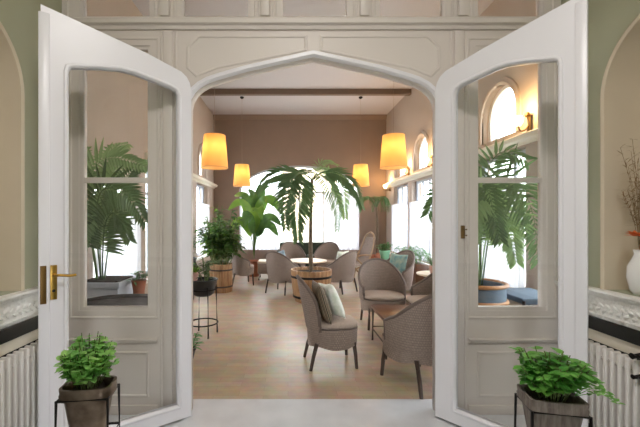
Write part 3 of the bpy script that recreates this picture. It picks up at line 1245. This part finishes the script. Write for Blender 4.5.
# ---- pillows
def pillow(w, h, th, material, loc, rot, label, group='scatter pillows'):
    bm = NB()
    uvl = bm.loops.layers.uv.new('UVMap')
    n = 12
    G = {}
    for s in (0, 1):
        for i in range(n + 1):
            for j in range(n + 1):
                u, v = i / n * 2 - 1, j / n * 2 - 1
                edge = i in (0, n) or j in (0, n)
                if edge and s:
                    G[s, i, j] = G[0, i, j]
                    continue
                pin = 1 - .10 * (1 - abs(u)) * abs(v) ** 3
                pin2 = 1 - .10 * (1 - abs(v)) * abs(u) ** 3
                z = th / 2 * ((1 - u ** 4) * (1 - v ** 4)) ** .55 * (1 if s else -1)
                G[s, i, j] = bm.verts.new((u * w / 2 * pin2, z, v * h / 2 * pin))
    for s in (0, 1):
        for i in range(n):
            for j in range(n):
                fc = bm.faces.new([G[s, a, b] for a, b in ((i, j), (i + 1, j), (i + 1, j + 1), (i, j + 1))])
                for lp, (a, b) in zip(fc.loops, ((i, j), (i + 1, j), (i + 1, j + 1), (i, j + 1))):
                    lp[uvl].uv = (a / n, b / n)
    o = obj('pillow', bm, material, None, 180)
    o.location = loc
    o.rotation_euler = rot
    return tag(o, label, 'pillow', group)


r97 = math.radians(97)
pillow(.36, .40, .11, 'fabric_stripe', (.345, 3.61, .655), (math.radians(-17), 0, r97), 'dark striped pillow against the back of the armless wicker chair')
pillow(.37, .38, .12, 'fabric_white', (.455, 3.70, .650), (math.radians(-22), math.radians(8), math.radians(104)), 'white leaf-patterned pillow leaning in front of the striped pillow')
pillow(.42, .36, .12, 'fabric_teal', (2.05, 6.56, .68), (math.radians(-14), 0, math.radians(300)), 'teal patterned pillow on the wicker armchair at right')
pillow(.38, .36, .12, 'fabric_blue', (-.18, 7.32, .66), (math.radians(-12), math.radians(15), math.radians(150)), 'pale blue pillow in the wicker armchair left of the barrel planter')
pillow(.36, .36, .12, 'fabric_white', (1.15, 7.45, .66), (math.radians(-12), 0, math.radians(220)), 'white pillow in the wicker armchair right of the barrel planter')

# ================================================================== TABLES
def square_table(name, label, x0, x1, y0, y1, H, m):
    cx, cy = (x0 + x1) / 2, (y0 + y1) / 2
    w, d = x1 - x0, y1 - y0
    t = thing(name, label, 'table', (cx, cy, 0))
    obj('tabletop', box(NB(), -w / 2, w / 2, -d / 2, d / 2, H - .03, H, .006), m, t, 30)
    bm = NB()
    box(bm, -w / 2 + .03, w / 2 - .03, -d / 2 + .03, d / 2 - .03, H - .07, H - .029)
    obj('apron', bm, m, t)
    for sx in (-1, 1):
        for sy in (-1, 1):
            bm = NB()
            tube(bm, [(sx * (w / 2 - .025), sy * (d / 2 - .025), H - .03), (sx * (w / 2 - .02), sy * (d / 2 - .02), 0)], [.017, .013], 8)
            obj('leg', bm, 'leg_wood', t, 50)
    bm = NB()
    for sx in (-1, 1):
        tube(bm, [(sx * (w / 2 - .022), -d / 2 + .02, .14), (sx * (w / 2 - .022), d / 2 - .02, .14)], .009, 6)
    for sy in (-1, 1):
        tube(bm, [(-w / 2 + .02, sy * (d / 2 - .022), .17), (w / 2 - .02, sy * (d / 2 - .022), .17)], .009, 6)
    obj('stretcher', bm, 'leg_wood', t, 50)


square_table('coffee_table', 'low square dark wooden coffee table between the front wicker chairs', 1.03, 1.57, 3.74, 4.38, .435, 'dark_wood')


def round_table(name, label, loc, r, H, m, wv=None):
    t = thing(name, label, 'table', loc)
    obj('tabletop', lathe(NB(), [(0, H - .03), (r - .01, H - .03), (r, H - .02), (r, H - .006), (r - .006, H), (0, H)], 36), m, t, 40)
    for k in range(4):
        a = PI / 4 + k * PI / 2
        bm = NB()
        tube(bm, smoothpts([(r * .7 * math.cos(a), r * .7 * math.sin(a), H - .03), (r * .3 * math.cos(a), r * .3 * math.sin(a), H * .5), (r * .65 * math.cos(a), r * .65 * math.sin(a), 0)], 5), .016, 7)
        obj('leg', bm, 'leg_wood', t, 60)
    bm = NB()
    tube(bm, [(r * .32 * math.cos(2 * PI * i / 16), r * .32 * math.sin(2 * PI * i / 16), H * .5) for i in range(16)], .012, 6, closed=True)
    obj('stretcher_ring', bm, 'leg_wood', t, 60)
    return t


round_table('round_table', 'pale round table among the far wicker armchairs behind the palm', (.44, 8.15, 0), .46, .56, 'pale_top')
round_table('round_table', 'round side table by the right window below the ferns', (2.42, 5.75, 0), .30, .62, 'pale_top')
round_table('round_table', 'small round table with terracotta vase seen through left side window', (-1.455, 3.82, 0), .22, .62, 'pale_top')
round_table('round_table', 'low side table with mint plant pot near the far right wall', (2.20, 8.0, 0), .26, .60, 'dark_wood')

# ---- ottoman at far left of the seating
t = thing('ottoman', 'low wicker ottoman with pale top left of the far seating', 'ottoman', (-.50, 8.90, 0))
bm = NB()
uvl = bm.loops.layers.uv.new('UVMap')
box(bm, -.25, .25, -.25, .25, .16, .42, .02)
for fc in bm.faces:
    for lp in fc.loops:
        lp[uvl].uv = (lp.vert.co.x + lp.vert.co.y, lp.vert.co.z)
obj('body', bm, 'wicker', t, 40)
obj('cushion', box(NB(), -.255, .255, -.255, .255, .42, .47, .018), 'pale_top', t, 40)
for sx in (-1, 1):
    for sy in (-1, 1):
        bm = NB()
        tube(bm, [(sx * .21, sy * .21, .18), (sx * .22, sy * .22, 0)], .02, 8)
        obj('leg', bm, 'leg_wood', t, 60)

# ---- dark green sofa under the far window
t = thing('sofa', 'dark green sofa under the arched far window', 'sofa', (.55, 10.35, 0))
obj('base', box(NB(), -.80, .80, -.36, .36, .12, .36, .03), 'sofa_green', t, 40)
obj('backrest', box(NB(), -.80, .80, .18, .38, .34, .82, .06), 'sofa_green', t, 40)
for sx in (-1, 1):
    obj('arm', box(NB(), sx * .80 - .09, sx * .80 + .09, -.36, .38, .12, .60, .05), 'sofa_green', t, 40)
    obj('seat_cushion', box(NB(), sx * .355 - .35, sx * .355 + .35, -.36, .19, .355, .47, .035), 'sofa_green', t, 40)
    for sy in (-1, 1):
        bm = NB()
        tube(bm, [(sx * .72, sy * .28, .13), (sx * .74, sy * .29, 0)], [.025, .018], 8)
        obj('leg', bm, 'leg_wood', t, 60)

# ---- pale cane chair with tall curved frame
t = thing('cane_chair', 'pale cane chair with tall curved frame right of the far seating', 'chair', (1.72, 8.75, 0), math.radians(-62))
bm = NB()
for s in (-1, 1):
    tube(bm, smoothpts([(s * .25, -.30, 0), (s * .25, -.24, .30), (s * .25, .10, .42), (s * .22, .30, .75), (s * .15, .42, 1.08), (0, .46, 1.18)], 7), .02, 8)
    tube(bm, smoothpts([(s * .25, .34, 0), (s * .25, .18, .22), (s * .25, -.05, .42), (s * .27, -.22, .58), (s * .27, -.05, .64), (s * .24, .24, .62)], 7), .018, 8)
obj('frame', bm, 'cane_pale', t, 60)
bm = NB()
uvl = bm.loops.layers.uv.new('UVMap')
P = smoothpts([(0, -.28, .40), (0, .10, .40), (0, .29, .72), (0, .41, 1.06)], 6)
rows = []
for p in P:
    rows.append([bm.verts.new((x, p.y, p.z)) for x in (-.21, 0, .21)] + [bm.verts.new((x, p.y + .012, p.z - .012)) for x in (.21, 0, -.21)])
for i, (A, B) in enumerate(zip(rows, rows[1:])):
    for j in range(6):
        fc = bm.faces.new((A[j], A[(j + 1) % 6], B[(j + 1) % 6], B[j]))
        for lp in fc.loops:
            lp[uvl].uv = (lp.vert.co.x, lp.vert.co.z + lp.vert.co.y)
obj('seat', bm, 'wicker', t, 60)

# ================================================================== TALL PALM IN BARREL
bx, by = .43, 6.5
t = thing('potted_palm', 'tall palm with long trunk growing from the wooden barrel in the middle', 'potted plant', (bx, by, 0))
bm = NB()
n = 22
for k in range(n):           # staves of the barrel
    a0, a1 = 2 * PI * (k + .04) / n, 2 * PI * (k + .96) / n
    rows = []
    for z, r in ((0, .29), (.12, .33), (.30, .355), (.48, .37), (.58, .375)):
        rows.append([bm.verts.new((rr * math.cos(a), rr * math.sin(a), z)) for rr, a in ((r, a0), (r + .006, (a0 + a1) / 2), (r, a1), (r - .025, a1), (r - .025, a0))])
    for A, B in zip(rows, rows[1:]):
        for j in range(5):
            bm.faces.new((A[j], A[(j + 1) % 5], B[(j + 1) % 5], B[j]))
    bm.faces.new(rows[0]); bm.faces.new(rows[-1])
obj('barrel', bm, 'barrel_wood', t, 30)
for z, r in ((.10, .335), (.46, .376)):
    obj('hoop', lathe(NB(), [(r - .006, z - .02), (r + .006, z - .02), (r + .007, z + .02), (r - .004, z + .02)], 40), 'iron', t, 40)
obj('soil', lathe(NB(), [(0, .52), (.34, .52), (.345, .50), (0, .50)], 24), 'soil', t)
bm = NB()
P = smoothpts([(0, 0, .50), (-.012, 0, 1.0), (-.005, 0, 1.6), (.015, 0, 2.25)], 10)
k = len(P)
tube(bm, P, [.042 - .016 * i / (k - 1) + (.003 if i % 2 else 0) for i in range(k)], 10)
obj('trunk', bm, 'bark', t, 60)
o = Vector((bx, by, 0))


def rel(*pts):
    return [at(*p) - o for p in pts]


C = (313, 180, 6.5)
NV = (.1, -.8, .6)
frond(t, rel(C, (303, 174, 6.35), (284, 172, 6.1), (266, 180, 5.95), (257, 193, 5.9)), .30, n=30, seed=1, width=.040, droop=.35, sag=.12, nrm=NV)
frond(t, rel(C, (306, 176, 6.3), (300, 190, 6.0), (297, 212, 5.85), (298, 240, 5.8)), .46, n=32, seed=2, width=.040, droop=.35, sag=.08, nrm=(0, -1, .2))
frond(t, rel(C, (300, 173, 6.2), (290, 184, 5.8), (285, 206, 5.6), (286, 228, 5.5)), .40, n=28, seed=3, width=.040, droop=.35, sag=.08, nrm=(-.3, -1, .2))
frond(t, rel(C, (324, 172, 6.4), (340, 174, 6.2), (354, 187, 6.1), (362, 208, 6.05)), .32, n=28, seed=4, width=.040, droop=.4, sag=.12, nrm=NV)
frond(t, rel(C, (322, 172, 6.6), (333, 176, 6.7), (342, 194, 6.7), (345, 218, 6.7)), .36, n=26, seed=5, m='palm_light', width=.040, droop=.4, sag=.1, nrm=NV)
frond(t, rel(C, (318, 172, 6.8), (330, 170, 7.1), (345, 177, 7.3), (355, 192, 7.4)), .26, n=26, seed=6, m='palm_light', width=.040, droop=.5, sag=.1, nrm=NV)
frond(t, rel(C, (310, 173, 6.8), (300, 170, 7.1), (288, 175, 7.4), (278, 188, 7.5)), .24, n=26, seed=7, width=.040, droop=.5, sag=.1, nrm=NV)
frond(t, rel(C, (315, 172, 6.5), (320, 164, 6.5), (328, 161, 6.4), (338, 165, 6.3)), .16, n=20, seed=8, m='palm_light', width=.02, nrm=NV)
frond(t, rel(C, (318, 174, 6.3), (328, 184, 6.0), (337, 206, 5.95), (337, 230, 5.9)), .30, n=24, seed=9, width=.028, droop=.4, sag=.08, nrm=(.3, -1, .2))

# ================================================================== OTHER PLANTS
def pot(prof_r, H, m, t, name='pot', n=26, lip=.012):
    r0, r1 = prof_r
    obj(name, lathe(NB(), [(0, 0), (r0 * .96, 0), (r0, .01), (r0 + (r1 - r0) * .5, H * .5), (r1, H - .03), (r1 + lip, H - .025), (r1 + lip, H), (r1 - .012, H), (r1 - .02, H - .05), (0, H - .05)], n), m, t, 40)
    obj('soil', lathe(NB(), [(0, H - .045), (r1 - .03, H - .045), (r1 - .03, H - .05), (0, H - .05)], n), 'soil', t)


def bananaleaf(parent, pts, W, m, seed=0):
    P = smoothpts(pts, 5)
    bm = NB()
    k = len(P)
    rows = []
    for i, p in enumerate(P):
        T = (P[min(i + 1, k - 1)] - P[max(i - 1, 0)]).normalized()
        sd = T.cross(Vector((.15, -.8, .55)))
        sd = sd.normalized() if sd.length > .1 else Vector((1, 0, 0))
        up = sd.cross(T)
        t = i / (k - 1)
        x = max(0, (t - .30) / .70)
        w = .006 if t <= .32 else max(.004, W / 2 * math.sin(PI * x ** .8) ** .7)
        rows.append([bm.verts.new(p - sd * w + up * w * .3), bm.verts.new(p), bm.verts.new(p + sd * w + up * w * .3)])
    for A, B in zip(rows, rows[1:]):
        bm.faces.new((A[0], A[1], B[1], B[0])); bm.faces.new((A[1], A[2], B[2], B[1]))
    tube(bm, P, [.013 * (1 - .85 * i / (k - 1)) for i in range(k)], 5)
    return obj('leaf', bm, m, parent, 60, recalc=False)


# broad-leaved banana plant at the far left of the arched window
o = at(254, 0, 9.3); o = Vector((o.x, 9.3, 0))
t = thing('banana_plant', 'broad-leaved green plant standing before left part of the arched far window', 'potted plant', o)
pot((.13, .17), .42, 'terracotta', t)
S = (254, 258, 9.3)
for i, (pts, m) in enumerate([
    ([S, (253, 235, 9.3), (249, 215, 9.2), (240, 203, 9.0), (228, 210, 8.8)], 'banana'),
    ([S, (254, 232, 9.3), (253, 205, 9.3), (251, 194, 9.2), (247, 190, 9.05)], 'dark_leaf'),
    ([S, (256, 235, 9.3), (259, 212, 9.2), (266, 200, 9.0), (277, 208, 8.9)], 'banana'),
    ([S, (256, 232, 9.4), (258, 205, 9.5), (262, 190, 9.6), (270, 186, 9.6)], 'dark_leaf'),
    ([S, (256, 240, 9.2), (262, 224, 9.0), (271, 218, 8.9), (282, 226, 8.8)], 'dark_leaf'),
    ([S, (252, 240, 9.2), (246, 226, 9.0), (238, 222, 8.9), (230, 232, 8.8)], 'banana'),
    ([S, (255, 236, 9.1), (256, 216, 8.9), (258, 208, 8.6), (262, 220, 8.4)], 'banana'),
    ([S, (254, 238, 9.1), (250, 222, 8.8), (247, 215, 8.5), (244, 228, 8.3)], 'dark_leaf'),
    ([S, (253, 230, 9.4), (248, 208, 9.5), (243, 196, 9.5), (234, 196, 9.4)], 'dark_leaf'),
    ([S, (255, 230, 9.4), (262, 206, 9.3), (272, 200, 9.2), (281, 214, 9.2)], 'banana'),
    ([S, (256, 240, 9.2), (262, 228, 9.1), (270, 226, 9.0), (278, 236, 8.9)], 'dark_leaf')]):
    bananaleaf(t, [at(*p) - o for p in pts], .29, m, i)

# striped basket planter on the left
o = Vector((at(221, 0, 7.35).x, 7.35, 0))
t = thing('basket_planter', 'leafy shrub in a striped slatted wooden basket on the left', 'potted plant', o)
bm = NB()
for k in range(20):
    a = 2 * PI * k / 20
    mt = Matrix.Rotation(a, 4, 'Z')
    box(bm, .21, .235, -.034, .034, 0, .58, .004, mt)
obj('basket', bm, 'barrel_wood', t, 40)
for z in (.12, .46):
    obj('hoop', lathe(NB(), [(.236, z - .015), (.246, z - .015), (.246, z + .015), (.236, z + .015)], 30), 'leg_wood', t, 40)
obj('soil', lathe(NB(), [(0, .53), (.212, .53), (.212, .50), (0, .50)], 24), 'soil', t)
bush(t, (0, 0, .5), 30, 1.30, .46, .26, .10, 'dark_leaf', 11, 15, .7, .008, 1.0)
bush(t, (0, 0, .5), 12, 1.15, .42, .28, .11, 'banana', 12, 7, .7, .006, 1.0)

# plant in black pot behind it
o = Vector((-1.72, 8.45, 0))
t = thing('potted_shrub', 'dark leafy shrub by the left window behind the slatted basket', 'potted plant', o)
pot((.18, .24), .5, 'black_pot', t)
bush(t, (0, 0, .46), 24, 1.45, .30, .24, .09, 'banana', 21, 12, .6, .007)
# hanging-level plant beside the left jamb
o = Vector((-1.93, 6.55, 0))
t = thing('potted_shrub', 'compact dark green plant in a tall black pot by left window', 'potted plant', o)
pot((.17, .21), .78, 'black_pot', t)
bush(t, (0, 0, .72), 30, .60, .22, .13, .055, 'dark_leaf', 22, 13, .5, .005)

# iron stand with a dark basin of plants near the left jamb
sx, sy = -1.10, 4.56
t = thing('basin_stand', 'thin black iron stand holding a dark basin near the left jamb', 'plant stand', (sx, sy, 0))
for k in range(4):
    a = math.radians(32 + 90 * k)
    bm = NB()
    tube(bm, [(.17 * math.cos(a), .17 * math.sin(a), .64), (.19 * math.cos(a), .19 * math.sin(a), 0)], .011, 7)
    obj('leg', bm, 'iron', t, 60)
for z, r in ((.60, .172), (.16, .186)):
    bm = NB()
    tube(bm, [(r * math.cos(2 * PI * i / 28), r * math.sin(2 * PI * i / 28), z) for i in range(28)], .009, 6, closed=True)
    obj('ring', bm, 'iron', t, 60)
t = thing('planter_basin', 'dark round basin with mixed plants on the thin iron stand', 'potted plant', (sx, sy, .51), 0)
obj('basin', lathe(NB(), [(0, 0), (.10, 0), (.14, .03), (.158, .12), (.18, .20), (.19, .205), (.19, .215), (.17, .215), (.15, .17), (0, .17)], 30), 'black_pot', t, 50)
obj('soil', lathe(NB(), [(0, .185), (.155, .185), (.15, .17), (0, .17)], 24), 'soil', t)
bush(t, (.03, .02, .18), 14, .38, .15, .12, .03, 'dark_leaf', 31, 8, .6, .004)
# small lime plant in a pale pot standing in the basin
t = thing('potted_shrub', 'bright lime plant in small pink pot sitting on the basin', 'potted plant', (sx - .115, sy - .03, .71))
pot((.045, .06), .11, 'pink_pot', t, lip=.005)
bush(t, (0, 0, .07), 14, .16, .10, .09, .03, 'lime', 32, 6, .7, .003)
# low green plant on the floor beside the left jamb
t = thing('potted_shrub', 'low green plant on the floor right beside the left jamb', 'potted plant', (-1.075, 3.78, 0))
pot((.06, .08), .12, 'black_pot', t, lip=.006)
bush(t, (0, 0, .08), 14, .26, .12, .10, .035, 'fern', 33, 7, .6, .003)

# fern trough and plants along the right windows
t = thing('fern_trough', 'long trough of pale green ferns under the right windows', 'planter', (2.68, 7.55, 0), math.radians(90))
obj('trough', box(NB(), -.55, .55, -.13, .13, 0, .60, .01), 'dark_wood', t, 40)
R = random.Random(40)
bm = NB()
for k in range(60):
    b0 = Vector((R.uniform(-.5, .5), R.uniform(-.1, .1), .58))
    a = R.uniform(0, 2 * PI)
    P = smoothpts([b0, b0 + Vector((math.cos(a) * .1, math.sin(a) * .1, R.uniform(.18, .34))), b0 + Vector((math.cos(a) * .26, math.sin(a) * .22, R.uniform(.08, .3)))], 6)
    for i, p in enumerate(P[2:]):
        T = (P[min(i + 3, len(P) - 1)] - P[i + 1]).normalized()
        sd = T.cross(Vector((0, 0, 1))).normalized()
        for s in (-1, 1):
            leafblade(bm, p, sd * s + T * .5, .07 * (1 - .05 * i), .02, n=3)
    tube(bm, P, .003, 4)
obj('foliage', bm, 'fern', t, recalc=False)
t = thing('potted_shrub', 'small pink pot of greenery on the round table by right window', 'potted plant', (2.38, 5.72, .62))
pot((.06, .075), .13, 'pink_pot', t, lip=.006)
bush(t, (0, 0, .09), 16, .22, .13, .10, .03, 'fern', 41, 7, .6, .003)
t = thing('potted_shrub', 'small mint green pot of plants on the low far right table', 'potted plant', (2.20, 7.98, .60))
pot((.09, .12), .20, 'mint', t, lip=.006)
bush(t, (0, 0, .16), 18, .26, .20, .13, .05, 'fern', 42, 7, .6, .004)
t = thing('jar', 'small terracotta jar beside the mint pot on the low table', 'jar', (2.03, 7.93, .60))
obj('jar', lathe(NB(), [(0, 0), (.04, 0), (.06, .05), (.055, .10), (.035, .13), (.04, .145), (.03, .14), (0, .12)], 18), 'terracotta', t, 60)

# tall leaning plant in the far right corner
o = Vector((2.55, 10.1, 0))
t = thing('potted_palm', 'tall brownish palm in the far right corner beside the arched window', 'potted plant', o)
pot((.18, .22), .48, 'terracotta', t)
bm = NB()
tube(bm, smoothpts([(0, 0, .42), (.02, 0, 1.1), (0, 0, 1.85)], 6), [.03] * 13, 8)
obj('trunk', bm, 'bark', t, 60)
for k in range(9):
    a = 2 * PI * k / 9 + .2
    e = .62 if math.cos(a) < .3 else .35
    frond(t, [(0, 0, 1.85), (math.cos(a) * e * .45, math.sin(a) * .22, 2.15), (math.cos(a) * e * .85, math.sin(a) * .38, 2.08), (math.cos(a) * e, math.sin(a) * .45, 1.75)], .24, m='palm', n=18, width=.03, seed=50 + k, start=.3)

# kentia palm in grey planter behind the left side window
o = Vector((-1.90, 3.72, 0))
t = thing('potted_palm', 'feathery green palm in a square grey planter behind the left side window', 'potted plant', o)
bm = NB()
box(bm, -.19, .19, -.19, .19, 0, .80, .01)
box(bm, -.21, .21, -.21, .21, .80, .86, .008)
obj('planter', bm, 'grey_pot', t, 30)
obj('soil', box(NB(), -.18, .18, -.18, .18, .858, .872), 'soil', t)
S = (100, 284, 3.68)
for i, (pts, L, m) in enumerate([
    ([(98, 282, 3.7), (92, 235, 3.7), (90, 185, 3.65), (98, 164, 3.6), (118, 158, 3.5), (146, 166, 3.4)], .34, 'palm_light'),
    ([(101, 282, 3.7), (97, 235, 3.6), (98, 200, 3.5), (108, 188, 3.4), (128, 196, 3.35), (146, 222, 3.3)], .36, 'palm'),
    ([(97, 282, 3.7), (90, 230, 3.75), (84, 180, 3.8), (78, 156, 3.8), (72, 150, 3.8)], .30, 'palm_light'),
    ([(104, 282, 3.7), (108, 250, 3.8), (116, 205, 3.9), (130, 172, 4.0), (148, 166, 4.1)], .30, 'palm'),
    ([(103, 282, 3.7), (103, 250, 3.5), (106, 222, 3.4), (116, 214, 3.35), (130, 240, 3.3)], .28, 'palm'),
    ([(98, 282, 3.7), (94, 250, 3.6), (90, 222, 3.5), (86, 216, 3.4), (82, 250, 3.35)], .26, 'palm_light'),
    ([(101, 282, 3.7), (100, 225, 3.8), (103, 175, 3.95), (112, 150, 4.1), (128, 144, 4.3)], .30, 'palm_light')]):
    frond(t, [at(*p) - o for p in pts], L, m, n=30, width=.034, seed=60 + i, start=.34, r0=.009, droop=.35, sag=.08, xmin=-.3, nrm=(.2, -.9, .3))
# terracotta vase on the little table
t = thing('jar', 'slim terracotta vase on the small table behind the left side window', 'jar', (-1.58, 3.72, .62))
obj('jar', lathe(NB(), [(0, 0), (.045, 0), (.05, .02), (.06, .14), (.075, .22), (.08, .23), (.07, .235), (.06, .2), (0, .19)], 20), 'terracotta', t, 60)
bush(t, (0, 0, .19), 8, .16, .09, .10, .03, 'fern', 70, 6, .6, .003)

# palm in a bamboo-rimmed round basket behind the right side window
o = Vector((2.12, 3.95, 0))
t = thing('potted_palm', 'arching palm in a bamboo-rimmed round basket behind the right side window', 'potted plant', o)
obj('basket', lathe(NB(), [(0, 0), (.20, 0), (.22, .02), (.27, .30), (.29, .60), (.29, .78), (.25, .78), (.24, .70), (0, .70)], 32), 'slate_fabric', t, 50)
for z, r in ((.60, .295), (.78, .295)):
    bm = NB()
    tube(bm, [(r * math.cos(2 * PI * i / 32), r * math.sin(2 * PI * i / 32), z) for i in range(32)], .022, 8, closed=True)
    obj('bamboo_rim', bm, 'bamboo', t, 60)
obj('soil', lathe(NB(), [(0, .72), (.24, .72), (.24, .70), (0, .70)], 24), 'soil', t)
for i, (pts, L, m) in enumerate([
    ([(482, 285, 3.95), (490, 230, 3.9), (502, 185, 3.8), (518, 182, 3.6), (533, 215, 3.5), (538, 262, 3.45)], .36, 'palm'),
    ([(480, 285, 3.95), (482, 225, 3.9), (488, 172, 3.8), (502, 152, 3.7), (526, 160, 3.6)], .34, 'palm'),
    ([(478, 285, 3.95), (476, 230, 3.9), (478, 190, 3.8), (488, 192, 3.6), (500, 240, 3.5)], .34, 'palm'),
    ([(476, 285, 3.95), (468, 230, 4.0), (455, 195, 4.05), (440, 192, 4.1), (428, 214, 4.15)], .32, 'palm'),
    ([(480, 285, 3.95), (486, 240, 3.85), (496, 214, 3.7), (508, 222, 3.55), (516, 262, 3.5)], .32, 'palm_light'),
    ([(477, 285, 3.95), (472, 220, 4.1), (466, 175, 4.3), (458, 160, 4.5), (444, 165, 4.7)], .32, 'palm'),
    ([(479, 285, 3.95), (480, 230, 3.85), (481, 196, 3.7), (476, 206, 3.55), (472, 240, 3.5)], .30, 'palm_light')]):
    frond(t, [at(*p) - o for p in pts], L * 1.25, m, n=30, width=.036, seed=80 + i, start=.30, r0=.009, droop=.35, sag=.1, nrm=(-.2, -.9, .35))
# grey table beside it
square_table('side_table', 'blue-grey square table top at the bottom of the right side window', 2.48, 2.96, 3.70, 4.30, .66, 'slate_fabric')

# ---- glowing disc added overhead, out of view, to brighten the hall
t = thing('hall_fill_disc', 'round white glowing disc added out of view to light the hall', 'fill light', (.18, .3, HC))
obj('disc', lathe(NB(), [(0, -.06), (.28, -.06), (.30, -.04), (.30, 0), (0, 0)], 32), 'fill_glow', t, 40)

# ================================================================== LIGHT, WORLD, CAMERA
w = bpy.data.worlds.new('World')
scene.world = w
w.use_nodes = True
bg = w.node_tree.nodes['Background']
bg.inputs['Color'].default_value = (0.90, 0.95, 1.0, 1)
bg.inputs['Strength'].default_value = 9.0

l = bpy.data.lights.new('hall_fill', 'AREA')  # added fill light, out of view, that brightens the hall
l.shape = 'DISK'
l.size = .55
l.energy = 54
l.color = (1, .95, .92)
lo = bpy.data.objects.new('hall_fill', l)
lo.location = (.18, .3, HC - .09)
COL.objects.link(lo)

cam = bpy.data.cameras.new('camera')
cam.sensor_width = 36
cam.lens = 36 * F / 640
cam.shift_x = (320 - VX) / 640
cam.shift_y = (VY - 213.5) / 640
co = bpy.data.objects.new('camera', cam)
co.location = (0, 0, CAMZ)
co.rotation_euler = (PI / 2, 0, 0)
COL.objects.link(co)
scene.camera = co

scene.cycles.use_denoising = True
scene.cycles.max_bounces = 10
scene.cycles.transparent_max_bounces = 16
scene.cycles.sample_clamp_indirect = 6
scene.view_settings.view_transform = 'Standard'
scene.view_settings.look = 'None'
scene.view_settings.gamma = 1
scene.view_settings.use_curve_mapping = False
scene.view_settings.exposure = 0.2
